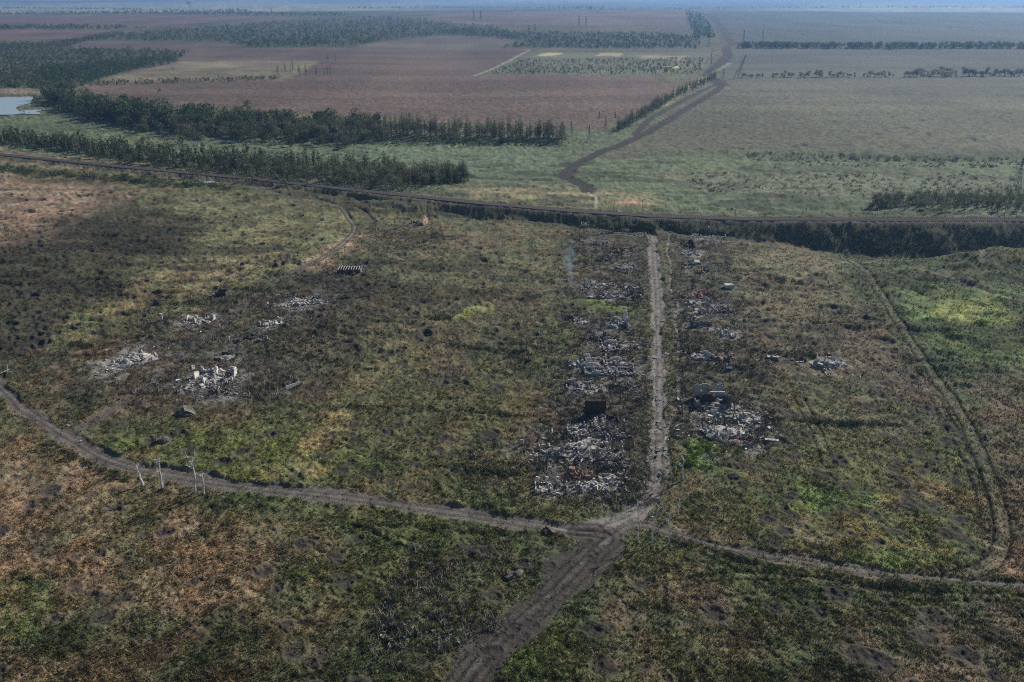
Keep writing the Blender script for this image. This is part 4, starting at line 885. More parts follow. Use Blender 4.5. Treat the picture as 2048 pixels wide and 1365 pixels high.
def mass(name, label, spots, h0, h1, kind, ntri, size, cols, rs, matname='growth', trunk=False):
    """stuff: many small far plants as one mesh; spots (n,2) photo pixels"""
    a, f, dz = ray(spots[:, 0], spots[:, 1]); z = np.zeros(len(spots))
    for _ in range(8): t = (z - CAM_H) / dz; z = .5 * z + .5 * H(a * t, f * t)
    t = (z - CAM_H) / dz; x, y = a * t, f * t; z = H(x, y); VV = []; CC = []
    for i in range(len(x)):
        h = rs.uniform(h0, h1); V = leaf_tris(rs, crown_blobs(rs, kind, h), ntri, size * h / h1)
        c = cols[rs.integers(len(cols))] * rs.uniform(.75, 1.3)
        VV.append(V.reshape(-1, 3) + (x[i], y[i], z[i])); CC.append(np.tile(c, (ntri * 3, 1)))
        if trunk:
            w = .28; T = np.array([(-w, 0, -.5), (w, 0, -.5), (0, 0, h * .8), (0, -w, -.5), (0, w, -.5), (0, 0, h * .8)]) + (x[i], y[i], z[i])
            VV.append(T); CC.append(np.tile((.07, .06, .05), (6, 1)))
    o = link(name, tri_mesh(name, np.concatenate(VV), M[matname], 3, np.concatenate(CC))); o['kind'] = 'stuff'; o['label'] = label
    return o
G1, G2, G3, G4 = np.array((.07, .105, .048)), np.array((.10, .125, .065)), np.array((.05, .078, .038)), np.array((.14, .14, .09))
def vegetation():
    rnd = random.Random(5); rs = np.random.default_rng(5); protos()
    # the dark tree belt under the brown field, and the railway belt: the nearest as single trees
    BELT1 = [(95, 200, 14), (180, 225, 30), (300, 248, 40), (430, 262, 42), (560, 268, 42), (680, 274, 32), (760, 268, 22)]
    BELT1B = [(760, 268, 20), (860, 272, 16), (960, 276, 16), (1060, 278, 16), (1128, 282, 14)]
    BELT2 = [(0, 285, 14), (120, 296, 18), (260, 316, 22), (380, 330, 26), (520, 340, 34), (650, 352, 38), (760, 362, 34), (860, 368, 22), (900, 362, 16), (935, 362, 4)]
    n1 = list(along(BELT1, 620, rnd, 30)); n1.sort(key=lambda p: -p[1])
    third = lambda p, a, b: 'left part' if p[0] < a else ('middle' if p[0] < b else 'right end')
    for p in n1[:230]: plant_tree('leafy_tree', rnd.choice(['belt', 'round', 'round', 'pale']), *p, 1.4, 'dark rounded tree in the dense belt below the brown field, ' + third(p, 400, 600), 'tree', 'trees of the dark belt below the brown field', rnd)
    mass('tree_belt', 'farther crowns of the dark tree belt running to the pond', np.array(n1[230:]), 16, 23, 'dense', 150, 2.0, [G1, G3, G1 * .8, G2 * .8], rs)
    for p in along(BELT1B, 230, rnd, 16): plant_tree('thin_tree', 'tall', *p, 1.3, 'thin upright tree in the comb-like row casting long shadows, ' + third(p, 880, 1010), 'tree', 'thin trees of the upper shelter row', rnd)
    n2 = list(along(BELT2, 760, rnd, 20)); n2.sort(key=lambda p: -p[1])
    for p in n2[:290]: plant_tree('railway_tree', rnd.choice(['tall', 'tall', 'round', 'pale']), *p, 1.15, 'half-bare tree in the shelter belt behind the railway line, ' + third(p, 520, 720), 'tree', 'trees of the belt behind the railway', rnd)
    mass('shelter_belt', 'left end of the half-bare belt behind the railway', np.array(n2[290:]), 11, 17, 'tall', 90, 1.4, [G1, G2, G4], rs, trunk=True)
    mass('railway_hedge', 'tangled dark hedge in front of the railway on the left', np.array(list(along([(-60, 332, 10), (60, 345, 14), (200, 358, 14), (330, 368, 12), (460, 378, 10)], 330, rnd, 12))), 2.5, 6, 'bush', 60, .8, [G1, G3, G2], rs)
    mass('reed_scrub', 'low bushy scrub over the reedy valley', in_poly([(0, 276), (330, 280), (700, 290), (900, 330), (900, 350), (700, 330), (300, 296)], 500, rs), 1.2, 3, 'bush', 26, .7, [G2, G4, np.array((.07, .10, .06))], rs)
    mass('valley_scrub', 'scattered bushes in the hazy valley behind the railway', np.concatenate([in_poly([(1350, 345), (2048, 350), (2048, 400), (1700, 395), (1400, 385)], 420, rs), in_poly([(1480, 305), (2048, 318), (2048, 338), (1600, 332), (1480, 318)], 330, rs)]), 1.5, 3.6, 'bush', 30, .8, [G1, G2, G4], rs)
    mass('embankment_scrub', 'dark bushes crowding the shaded railway bank and gully', np.concatenate([in_poly([(1480, 452), (1700, 452), (2048, 455), (2048, 490), (1900, 500), (1700, 505), (1560, 482)], 420, rs), in_poly([(1140, 448), (1480, 455), (1480, 472), (1140, 460)], 130, rs)]), 1.2, 4.2, 'bush', 60, .65, [G3, G3 * .8, G1, G2, G4], rs)
    mass('bank_foot_scrub', 'sunlit scrub along the foot of the railway bank', np.array(list(along([(1130, 455, 6), (1300, 462, 6), (1480, 474, 8), (1580, 490, 8), (1700, 506, 8), (1850, 506, 8), (1960, 496, 8), (2060, 500, 10)], 330, rnd, 8))), .8, 2.6, 'bush', 50, .5, [G1, G2, G2 * .8, G3], rs)
    mass('garden_scrub', 'dark low scrub and nettles choking the ruined gardens', np.concatenate([in_poly([(1130, 455), (1290, 455), (1300, 630), (1290, 1000), (1060, 1010), (1090, 820), (1120, 700), (1150, 560)], 1500, rs), in_poly([(1335, 460), (1440, 462), (1510, 560), (1530, 760), (1580, 880), (1480, 900), (1360, 880)], 1300, rs), in_poly([(420, 560), (620, 530), (790, 530), (640, 700), (480, 690)], 420, rs), in_poly([(740, 440), (910, 470), (880, 520), (740, 490)], 150, rs)]), .5, 1.8, 'bush', 34, .34, [G1, G1 * 1.2, G2, np.array((.10, .09, .07)), np.array((.08, .07, .055)), G3], rs)
    U2 = [(0, 290, 12), (120, 300, 16), (260, 318, 20), (380, 334, 22), (520, 346, 30), (650, 358, 34), (760, 366, 32), (860, 368, 26), (930, 366, 14)]
    mass('belt_undergrowth', 'grey-green thicket filling the shelter belt behind the railway', np.array(list(along(U2, 900, rnd, 20))), 3, 7, 'dense', 60, .8, [G1, G2, G2, G4, np.array((.10, .11, .075))], rs)
    mass('belt_undergrowth', 'undergrowth closing the foot of the dark belt', np.array(list(along([(95, 206, 14), (180, 232, 26), (300, 254, 30), (430, 268, 30), (560, 274, 30), (680, 280, 22), (860, 284, 14), (1128, 288, 12)], 700, rnd, 20))), 3, 8, 'dense', 60, 1.0, [G1, G3, G2, G1], rs)
    HB = [[(600, 655, 8), (700, 652, 12), (780, 672, 8)], [(820, 642, 10), (900, 636, 10)], [(560, 700, 8), (660, 722, 12), (760, 745, 8)], [(900, 690, 6), (1060, 708, 8)], [(700, 815, 6), (900, 820, 8), (1060, 838, 6)], [(620, 600, 8), (740, 598, 8)], [(440, 575, 10), (540, 582, 10)], [(350, 605, 12), (430, 612, 10)], [(450, 540, 8), (560, 546, 12)], [(1540, 560, 8), (1680, 578, 8)], [(1560, 640, 8), (1760, 655, 8)], [(1500, 702, 8), (1640, 714, 8)], [(1540, 840, 8), (1800, 852, 6)], [(1710, 560, 10), (1770, 650, 10), (1850, 760, 8)], [(900, 935, 14), (1040, 950, 10)], [(700, 1050, 10), (900, 1060, 10), (1020, 1066, 10)], [(60, 880, 20), (180, 930, 20), (260, 960, 14)], [(1350, 1085, 10), (1600, 1150, 10), (1900, 1185, 12)]]
    mass('weed_banks', 'dark overgrown banks of tall weeds lying across the fields', np.concatenate([np.array(list(along(l, int(50 + abs(l[-1][0] - l[0][0]) * .28), rnd, 8))) for l in HB]), .7, 2.1, 'bush', 44, .42, [G3, G1, G1 * .8, np.array((.09, .075, .055)), np.array((.10, .09, .06))], rs)
    r3 = list(along([(1740, 414, 14), (1850, 412, 22), (2100, 412, 34)], 290, rnd, 20))
    for p in r3: plant_tree('thicket_tree', 'tall' if rnd.random() < .5 else 'pale', *p, .72, 'slender tree in the thicket at the right behind the railway', 'tree', 'thicket trees at the right behind the railway', rnd)
    r4 = list(along([(1236, 262, 8), (1300, 225, 12), (1350, 196, 12), (1400, 172, 10), (1430, 158, 6)], 260, rnd, 10))
    for p in r4: plant_tree('roadside_tree', 'tall', *p, .85, 'tree in the roadside row along the northern dirt road, ' + ('near end' if p[1] > 225 else 'far end'), 'tree', 'roadside row of the northern road', rnd)
    # eastern shelter rows: countable dark bushes
    gaps = [(1490, 1510), (1518, 1530), (1545, 1555), (1562, 1590), (1602, 1622), (1630, 1648), (1660, 1710), (1728, 1788), (1812, 1880), (1884, 1915), (1925, 1985), (1988, 2040), (2050, 2140)]
    for a, b in gaps:
        for q in np.arange(a, b, 7.0): plant_tree('shelter_tree', 'round', q + rnd.uniform(-2, 2), 156 - (q - 1490) * .006 + rnd.uniform(-1, 1), rnd.uniform(1.0, 1.45) * (1.1 if q > 1800 else .85), 'dark round tree in the gappy row across the eastern fields, ' + third((q, 0), 1720, 1930), 'tree', 'gappy shelter row across the eastern fields', rnd)
    mass('far_hedge', 'farther long hedge across the eastern fields', np.array(list(along([(1480, 96, 2), (1640, 97, 3), (1900, 97, 3), (2200, 98, 3)], 520, rnd, 3))), 13, 20, 'dense', 80, 2.2, [G1, G2, G2], rs)
    mass('horizon_trees', 'line of trees on the crest at the horizon', np.concatenate([np.array(list(along([(0, 17, 2), (250, 20, 2), (500, 24, 2)], 260, rnd, 2))), np.array(list(along([(690, 18, 1), (860, 16, 1), (1060, 18, 1), (1400, 19, 1)], 330, rnd, 1))), np.array(list(along([(1380, 18, 1), (1700, 16, 1), (2200, 16, 1)], 240, rnd, 1)))]), 16, 30, 'dense', 44, 5.0, [G1, G2, G3], rs)
    # woods in the hazy distance
    def wood(lab, poly, n, h0=7, h1=13, nt=34, size=2.4, cols=(G1, G2, G2, G3, G4)): return mass('woodland', lab, in_poly(poly, int(n * 1.7), rs), h0, h1, 'dense', int(nt * 1.6), size * .66, list(cols), rs)
    wood('scrubby wood beyond the pond at far left', [(-80, 100), (100, 96), (250, 100), (380, 104), (330, 122), (240, 148), (190, 165), (120, 185), (60, 178), (-80, 172)], 1500, 5, 11)
    wood('darker wooded tongue pointing at the yellow meadow', [(60, 140), (250, 125), (370, 112), (350, 128), (270, 142), (190, 160), (110, 172)], 420, 8, 14, cols=(G1, G3))
    wood('broad hazy wood in the distance left of centre', [(150, 84), (300, 66), (500, 48), (760, 34), (1000, 56), (1060, 78), (900, 70), (760, 84), (700, 94), (500, 96), (440, 84), (220, 82)], 1500, 9, 16, 30, 3.2)
    wood('narrow wood strip between two brown fields far left', [(-80, 54), (160, 52), (300, 56), (200, 60), (-80, 59)], 190, 9, 15, 30, 3.4)
    wood('distant wood belt under the left horizon', [(-80, 22), (200, 22), (480, 26), (700, 30), (680, 34), (300, 30), (-80, 30)], 420, 12, 20, 24, 5)
    wood('diagonal wood strip climbing from far left', [(-60, 92), (110, 88), (230, 66), (250, 70), (130, 96), (-60, 104)], 300, 8, 14, 30, 2.8)
    wood('thin wood above the central brown field', [(860, 60), (1060, 66), (1240, 66), (1400, 74), (1400, 98), (1200, 98), (1000, 96), (1060, 82), (900, 72)], 800, 7, 12, 30, 2.8)
    wood('wood by the top of the northern road', [(1370, 22), (1398, 26), (1420, 50), (1430, 76), (1390, 76), (1376, 44)], 220, 9, 15, 30, 3.4, (G1, G2))
    wood('bushy plots inside the pale green rectangle', [(1040, 122), (1420, 118), (1400, 150), (980, 150)], 520, 3, 7, 26, 1.8, (G1, G2, G4))
    wood('hedge line under the yellow meadow', [(165, 166), (560, 156), (560, 161), (170, 174)], 160, 3, 8, 26, 1.8)
    # single dark columns of the poplar group, and lone trees
    for i, (px, py) in enumerate([(556, 152), (571, 146), (582, 148), (586, 143), (597, 146), (600, 153), (612, 152), (633, 152), (649, 152), (655, 151), (661, 152), (656, 124), (671, 123)]):
        plant_tree('poplar_tree', 'poplar', px, py, .95, 'dark columnar poplar beside the yellow meadow', 'tree', 'columnar poplars beside the yellow meadow', rnd)
    for px, py, s, lab in [(418, 161, .8, 'round dark tree alone under the yellow meadow'), (346, 141, .6, 'small round tree inside the yellow meadow, left'), (320, 186, .7, 'bushy lone tree at the left in the brown field'), (545, 160, .6, 'low tree left of the poplar group'), (1045, 62, .9, 'lone tree by the pylons in the distance'), (1925, 352, .5, 'small dark conical tree in the eastern valley'), (1520, 92, 1.3, 'tall narrow tree beside the right distant pylon'), (1512, 93, .9, 'shorter tree left of the right distant pylon')]:
        plant_tree('lone_tree', 'round', px, py, s, lab, 'tree', None, rnd)
    # bare shattered garden trees of the village
    zones = [([(1090, 640), (1300, 650), (1290, 800), (1270, 1000), (1080, 960), (1120, 800)], 80, 'bare shattered garden tree in the row west of the street', 'bare trees west of the street', .9),
             ([(1150, 450), (1290, 455), (1290, 620), (1150, 620)], 60, 'bare tree in the upper ruins below the railway', 'bare trees of the upper ruins', .85),
             ([(1340, 470), (1500, 480), (1520, 760), (1360, 760)], 66, 'bare tree among the eastern gardens', 'bare trees of the eastern gardens', .9),
             ([(1360, 770), (1560, 780), (1540, 900), (1370, 880)], 16, 'bare tree around the largest roofless house', 'bare trees round the largest house', 1.0),
             ([(260, 620), (480, 640), (520, 680), (460, 800), (250, 760)], 26, 'scorched tree in the western hamlet', 'scorched trees of the western hamlet', .75),
             ([(500, 560), (760, 520), (800, 570), (640, 720), (500, 700)], 44, 'bare bush tree around the rafter shed', 'bare trees round the rafter shed', .8),
             ([(740, 440), (900, 470), (880, 520), (740, 490)], 18, 'bare bush tree below the gable house', 'bare trees below the gable house', .8),
             ([(1010, 640), (1120, 660), (1090, 760), (1010, 760)], 14, 'ragged tree in the thicket west of the row', 'ragged thicket trees', 1.1),
             ([(840, 1110), (1000, 1090), (1000, 1260), (820, 1330), (760, 1260)], 18, 'dead bushy tree in the rubbish thicket below the road', 'dead trees of the lower thicket', .6)]
    for poly, n, lab, grp, s in zones:
        for p in in_poly(poly, n, rs): plant_tree('bare_tree', 'bare', p[0], p[1], s * rnd.uniform(.6, 1.15), lab, 'tree', grp, rnd)
    for px, py, s, lab in [(1468, 838, 1.5, 'leaning bare tree with a blackened trunk on pale rubble'), (1270, 1010, .7, 'charred stump tree at the bend of the street'), (1240, 810, 1.2, 'blackened tree on the verge opposite the largest house'), (1445, 1040, 1.0, 'greenish bare bush above the lower right track'), (1290, 762, 1.0, 'straight bare tree at the street edge')]:
        plant_tree('bare_tree', 'bare', px, py, s, lab, 'tree', None, rnd)
    # green bushes one can count
    bz = [([(1160, 595), (1300, 598), (1300, 616), (1240, 632), (1150, 612)], 34, 'bush', .75, 'fresh green bush round the long grey shell', 'green bushes round the long grey shell'),
          ([(1365, 890), (1500, 895), (1480, 930), (1360, 935)], 26, 'bush', .8, 'fresh green bush south of the pale rubble mound', 'green bushes south of the rubble mound'),
          ([(1370, 890), (1490, 892), (1480, 915), (1368, 912)], 12, 'lime', .7, 'lime green bush south of the pale rubble mound', 'lime bushes south of the rubble mound'),
          ([(1350, 560), (1440, 560), (1440, 590), (1350, 590)], 16, 'bush', .7, 'green bush in the eastern gardens', 'green bushes of the eastern gardens'),
          ([(1740, 540), (1860, 545), (1880, 590), (1760, 590)], 26, 'bush', .9, 'dark green bush along the eastern hollow', 'bushes along the eastern hollow'),
          ([(1630, 720), (1690, 722), (1690, 745), (1630, 742)], 9, 'bush', .7, 'bush hugging the lone eastern ruin', 'bushes round the lone eastern ruin'),
          ([(1030, 680), (1110, 690), (1080, 740), (1020, 750)], 12, 'bush', 1.0, 'tall bush in the thicket west of the row', 'bushes in the thicket west of the row'),
          ([(840, 1110), (1010, 1090), (1000, 1250), (800, 1340), (740, 1260)], 110, 'bush', .5, 'leafy weed bush in the lower thicket', 'weed bushes of the lower thicket'),
          ([(1330, 870), (1345, 870), (1345, 960), (1330, 960)], 7, 'lime', .5, 'bright bush at the east verge of the street', 'bright bushes at the east verge')]
    for poly, n, kind, s, lab, grp in bz:
        for p in in_poly(poly, n, rs): plant_tree('bush', kind, p[0], p[1], s * rnd.uniform(.5, 1.25), lab, 'bush', grp, rnd)
    for px, py, s, kind, lab in [(1451, 667, .6, 'lime', 'single lime bush against the bluish wall pieces'), (1296, 612, .9, 'lime', 'yellow-green bush at the street edge by the grey shell'), (1545, 708, 1.0, 'bush', 'green sapling beside the buried dugout'), (1958, 650, 1.7, 'bush', 'broad dark bush on the bright pasture'), (440, 1112, .6, 'bush', 'lone green bush in the brown foreground'), (838, 722, .9, 'bush', 'small blue-green bush in the centre field'), (1527, 878, .5, 'lime', 'little yellow flowering bush beside a dark hole'), (1350, 1075, .8, 'bush', 'dark bush behind the three white trunks'), (1390, 1062, .8, 'bush', 'dark bush on the lower right verge')]:
        plant_tree('bush', kind, px, py, s, lab, 'bush', None, rnd)
    # tall dead white trunks by the roads
    dead = [(286, 972, 38, 14, 'leftmost slim white dead tree below the left road'), (325, 980, 62, -10, 'second white dead tree, topless, below the left road'), (389, 992, 76, -8, 'tallest forked white dead tree below the left road'), (407, 995, 44, -6, 'thin grey dead tree right of the tallest forked one'), (1276, 1083, 62, 2, 'left one of three thin dead trees at the crossroads'), (1304, 1087, 66, -4, 'middle one of three thin dead trees at the crossroads'), (1334, 1091, 62, 3, 'right and palest of three dead trees at the crossroads'), (1365, 962, 46, 4, 'slim dead tree on the east verge of the lower street'), (1356, 1030, 30, 4, 'short dead trunk on the verge right of crossroads')]
    for i, (px, py, hp, lean, lab) in enumerate(dead):
        x, y, z = at(px, py); h = hp * mpp(px, py) / .82; t = thing('dead_tree', lab, 'tree', (x, y, z)); rn = random.Random(900 + i)
        tr = MB(); br = MB(); pts = [(0, 0, -.4)]; lx = 0
        for k in range(1, 8): lx += -lean / 100 * h / 7 + rn.gauss(0, .016) * h; pts.append((lx, rn.gauss(0, .012) * h, h * k / 7))
        tr.tube(pts, [q * (1 if i < 4 else .55) for q in (.42, .38, .34, .3, .25, .19, .13, .06)], 7); tr.obj('trunk', M['deadwood'], t)
        for _ in range(13):
            t_ = rn.uniform(.35, .97); k = min(6, int(t_ * 7)); f = t_ * 7 - k; b = np.array(pts[k]) * (1 - f) + np.array(pts[k + 1]) * f; a = rn.uniform(0, 6.28); L = h * rn.uniform(.06, .2)
            e = b + np.array((math.cos(a) * L, math.sin(a) * L, L * rn.uniform(.3, 1.3))); br.tube([b, (b + e) / 2 + (0, 0, L * .1), e], [.09, .07, .03], 4)
            for _ in range(2): e2 = (b + e) / 2 + np.array((rn.gauss(0, .4) * L, rn.gauss(0, .4) * L, L * .5)); br.tube([(b + e) / 2, e2], [.05, .02], 3)
        br.obj('branch', M['deadwood'], t)

def weeds(density=1.0):
    """ground cover: tufts of dry and green weed standing over the near land, thinning with distance"""
    rs = np.random.default_rng(77); N = int(400000 * density)
    px = rs.uniform(-420, 2480, N); py = 420 + (1480 - 420) * rs.random(N) ** .8
    x, y = at0(px, py); r = np.hypot(x, y)
    x = x + rs.normal(0, 1, N) * 1.5; y = y + rs.normal(0, 1, N) * 1.5
    col, veg, dh, h = ground_color(x, y)
    d_rail, _, _ = seg_d(x, y, RAIL)
    keep = (rs.random(N) < veg * (.3 + .9 * st(fbm(x, y, 7, 2, 500), 2.5))) & (d_rail > 5)
    for cx, cy, cr in CRATERS:
        if cr < 1.0: continue
        m = (np.abs(x - cx) < cr * 1.5) & (np.abs(y - cy) < cr * 1.5); i = np.nonzero(m)[0]
        if len(i): i = i[np.hypot(x[i] - cx, y[i] - cy) < cr * 1.35]; keep[i[rs.random(len(i)) < .85]] = False
    x, y, r, h, dh, veg = x[keep], y[keep], r[keep], h[keep], dh[keep], veg[keep]; c = col[keep]
    n = len(x); z = h + dh + micro(x, y, veg, r) - .1
    sz = (.26 + r / 2400) * rs.uniform(.6, 1.5, n); B = 4
    a = rs.uniform(0, 6.28, (n, B)); lean = rs.uniform(.1, 1.0, (n, B)); s = sz[:, None]
    V = np.zeros((n, B, 3, 3))
    ca, sa = np.cos(a), np.sin(a); ox = rs.normal(0, .35, (n, B)) * s * 1.6; oy = rs.normal(0, .35, (n, B)) * s * 1.6
    V[:, :, 0] = np.stack([ox - sa * s * .38, oy + ca * s * .38, np.zeros((n, B))], -1)
    V[:, :, 1] = np.stack([ox + sa * s * .38, oy - ca * s * .38, np.zeros((n, B))], -1)
    V[:, :, 2] = np.stack([ox + ca * lean * s, oy + sa * lean * s, s * rs.uniform(.7, 1.6, (n, B))], -1)
    V = V + np.stack([x, y, z], -1)[:, None, None]
    g = rs.random(n)[:, None]; k = rs.uniform(.75, 1.45, (n, 1)) 
    c = c * k * (np.array([[1.10, .97, .82]]) * g + np.array([[.9, 1.04, .86]]) * (1 - g)) 
    cc = np.repeat(c, B * 3, 0)
    o = link('weeds', tri_mesh('weeds', V.reshape(-1, 3), M['growth'], 3, cc)); o['kind'] = 'stuff'; o['label'] = 'dry brown and green weeds covering the near fields'
    print('weeds', n)
def litter():
    rs = np.random.default_rng(8); mb_v = []; cc = []
    for rx, ry, rr, ash in RUINS_XY:
        n = int(rr * rr * 4.2 * (.3 + ash)); a = rs.uniform(0, 6.28, n); q = np.abs(rs.normal(0, .62, n)) * rr * 1.15; x = rx + q * np.cos(a); y = ry + q * np.sin(a); kp = rs.random(n) < st(fbm(x, y, 3.8, 2, 88), 4); x, y = x[kp], y[kp]; n = len(x); z = H(x, y) + .12
        s = rs.choice([.15, .22, .3, .5], n, p=[.4, .3, .2, .1]); A = rs.normal(size=(n, 2, 3)) * s[:, None, None] * (1.3, 1.3, .5); P = np.stack([x, y, z], -1)[:, None]
        Q = np.concatenate([P + A[:, :1], P + A[:, 1:], P - A[:, :1], P - A[:, 1:]], 1) + (0, 0, .15)
        mb_v.append(Q.reshape(-1, 3)); v = rs.uniform(.2, .85, (n, 1)) * (.4 + .7 * ash); cc.append(np.repeat(v * np.array([[1, .97, .93]]), 4, 0))
    # loose bits along the roads and in the lower thicket
    for poly, n, k in [([(760, 1200), (960, 1130), (960, 1290), (760, 1300)], 260, .28), ([(1000, 1100), (1250, 1060), (1200, 1150), (980, 1330), (880, 1360)], 300, .2), ([(1300, 440), (1330, 440), (1345, 960), (1290, 960)], 500, .3), ([(120, 820), (260, 900), (160, 900)], 80, .35), ([(1080, 450), (1300, 450), (1300, 1010), (1060, 1010)], 1900, .33), ([(1335, 460), (1500, 480), (1520, 900), (1340, 900)], 1500, .33), ([(250, 620), (650, 580), (620, 720), (500, 800), (250, 780)], 900, .28), ([(1285, 426), (1330, 428), (1335, 445), (1290, 444)], 120, .5)]:
        n = int(n * 1.4); p = in_poly(poly, n, rs); x, y = at0(p[:, 0], p[:, 1]); kp = rs.random(n) < st(fbm(x, y, 6, 2, 89), 4) * 1.1; x, y = x[kp], y[kp]; n = len(x); z = H(x, y) + .1; s = rs.uniform(.1, .34, n) * (.35 if poly[0][0] == 1000 else 1)
        A = rs.normal(size=(n, 2, 3)) * s[:, None, None] * (1.5, 1.5, .5); P = np.stack([x, y, z], -1)[:, None]
        Q = np.concatenate([P + A[:, :1], P + A[:, 1:], P - A[:, :1], P - A[:, 1:]], 1) + (0, 0, .12); mb_v.append(Q.reshape(-1, 3)); cc.append(np.repeat(rs.uniform(.3, 1.2, (n, 1)) * k * np.ones((1, 3)), 4, 0))
    o = link('debris', tri_mesh('debris', np.concatenate(mb_v), M['chips'], 4, np.concatenate(cc))); o['kind'] = 'stuff'; o['label'] = 'broken masonry chips littered round the ruins and roads'
def brush():
    """stuff: fallen branches and dead brushwood"""
    rs = np.random.default_rng(18); VV = []; CC = []
    for poly, n in [([(1080, 640), (1300, 640), (1300, 1010), (1060, 1010)], 1500), ([(1130, 450), (1300, 450), (1300, 640), (1130, 640)], 1000), ([(1335, 460), (1520, 480), (1560, 900), (1340, 900)], 1500), ([(250, 620), (480, 560), (800, 520), (700, 700), (560, 800), (250, 790)], 2300), ([(740, 440), (900, 460), (900, 520), (740, 500)], 350), ([(820, 1100), (1010, 1080), (1000, 1260), (760, 1360), (720, 1260)], 380), ([(900, 880), (1060, 880), (1060, 1000), (920, 990)], 200)]:
        p = in_poly(poly, n, rs); x, y = at0(p[:, 0], p[:, 1]); z = H(x, y)
        for i in range(n):
            k = rs.integers(7, 15); s = rs.uniform(.6, 2.0); a = rs.uniform(0, 6.28, k); L = rs.uniform(.5, 1.5, k) * s; e = rs.uniform(.1, 1.1, k); w = .08
            b = np.stack([rs.normal(0, .5, k), rs.normal(0, .5, k), rs.uniform(0, .3, k)], -1); d = np.stack([np.cos(a) * L, np.sin(a) * L, L * e], -1); o_ = np.stack([-np.sin(a) * w, np.cos(a) * w, np.full(k, w)], -1)
            VV.append(np.stack([b - o_, b + o_, b + d], 1).reshape(-1, 3) + (x[i], y[i], z[i])); CC.append(np.tile(np.array((.13, .12, .105)) * rs.uniform(.5, 2.0), (k * 3, 1)))
    o = link('brushwood', tri_mesh('brushwood', np.concatenate(VV), M['chips'], 3, np.concatenate(CC))); o['kind'] = 'stuff'; o['label'] = 'dead brushwood and fallen branches in the gardens'
# ---------------------------------------------------------------- railway, poles, pylons, water, smoke
def rail_at(s):
    L = 0
    for (x0, y0), (x1, y1) in zip(RAIL[:-1], RAIL[1:]):
        l = math.hypot(x1 - x0, y1 - y0)
        if L + l >= s or (x1, y1) == RAIL[-1]: t = (s - L) / l; return x0 + (x1 - x0) * t, y0 + (y1 - y0) * t, math.atan2(y1 - y0, x1 - x0)
        L += l
def railway():
    Lt = sum(math.hypot(b[0] - a[0], b[1] - a[1]) for a, b in zip(RAIL[:-1], RAIL[1:]))
    t = thing('railway_track', 'rusty double railway line on a long bank across the valley', 'railway', (0, 0, 0))
    S = np.arange(0, Lt, 6.0); pts = [rail_at(s) for s in S]; z = RAIL_Z
    mb = MB(); V = []; F = []
    for off in (0.0,):
        for x, y, a in pts:
            for o_, zz in ((-4.3, -.5), (-3.6, .02), (3.6, .02), (4.3, -.5)): V.append((x - math.sin(a) * o_, y + math.cos(a) * o_, z + zz))
    for i in range(len(pts) - 1):
        for k in range(3): F.append((i * 4 + k, (i + 1) * 4 + k, (i + 1) * 4 + k + 1, i * 4 + k + 1))
    mb.add(V, F); mb.obj('ballast', M['ballast'], t)
    for off in (-2.75, -1.23, 1.23, 2.75):
        mb = MB(); mb.tube([(x - math.sin(a) * off, y + math.cos(a) * off, z + .27) for x, y, a in pts], [.075] * len(pts), 4); mb.obj('rail', M['rail'], t)
    mb = MB()
    for s in np.arange(Lt * .12, Lt * .9, 1.2):
        x, y, a = rail_at(s)
        for off in (-2.0, 2.0): mb.box((x - math.sin(a) * off, y + math.cos(a) * off, z + .1), (.26, 2.6, .18), a)
    o = mb.obj('sleepers', M['sleeper'], t); o['kind'] = 'stuff'
def pole(px, py, hp, label, kind='wood', group=None, lean=0.0, arms=1, z=None):
    x, y, z0 = at(px, py); h = hp * mpp(px, py) / .97
    t = thing('utility_pole', label, 'pole', (x, y, z0), 0, group); mb = MB(); w = .19
    mb.tube([(0, 0, -.5), (lean * h * .5, 0, h * .5), (lean * h, 0, h)], [w, w * .85, w * .7], 7); mb.obj('shaft', M['polewood' if kind == 'wood' else 'concpole'], t)
    for k in range(arms): mb = MB(); mb.box((lean * h, 0, h * (.94 - .1 * k)), (1.5, .12, .12), .3); mb.obj('crossarm', M['polewood'], t)
    return t
def portal(px, py, hp, label):
    x, y, z0 = at(px, py); h = hp * mpp(px, py); t = thing('gantry_pole', label, 'pole', (x, y, z0), -.1)
    for sx in (-2.2, 2.2): mb = MB(); mb.tube([(sx, 0, -.5), (sx, 0, h)], [.2, .16], 6); mb.obj('leg', M['polewood'], t)
    mb = MB(); mb.box((0, 0, h * .96), (5.6, .2, .2)); mb.obj('crossbeam', M['polewood'], t)
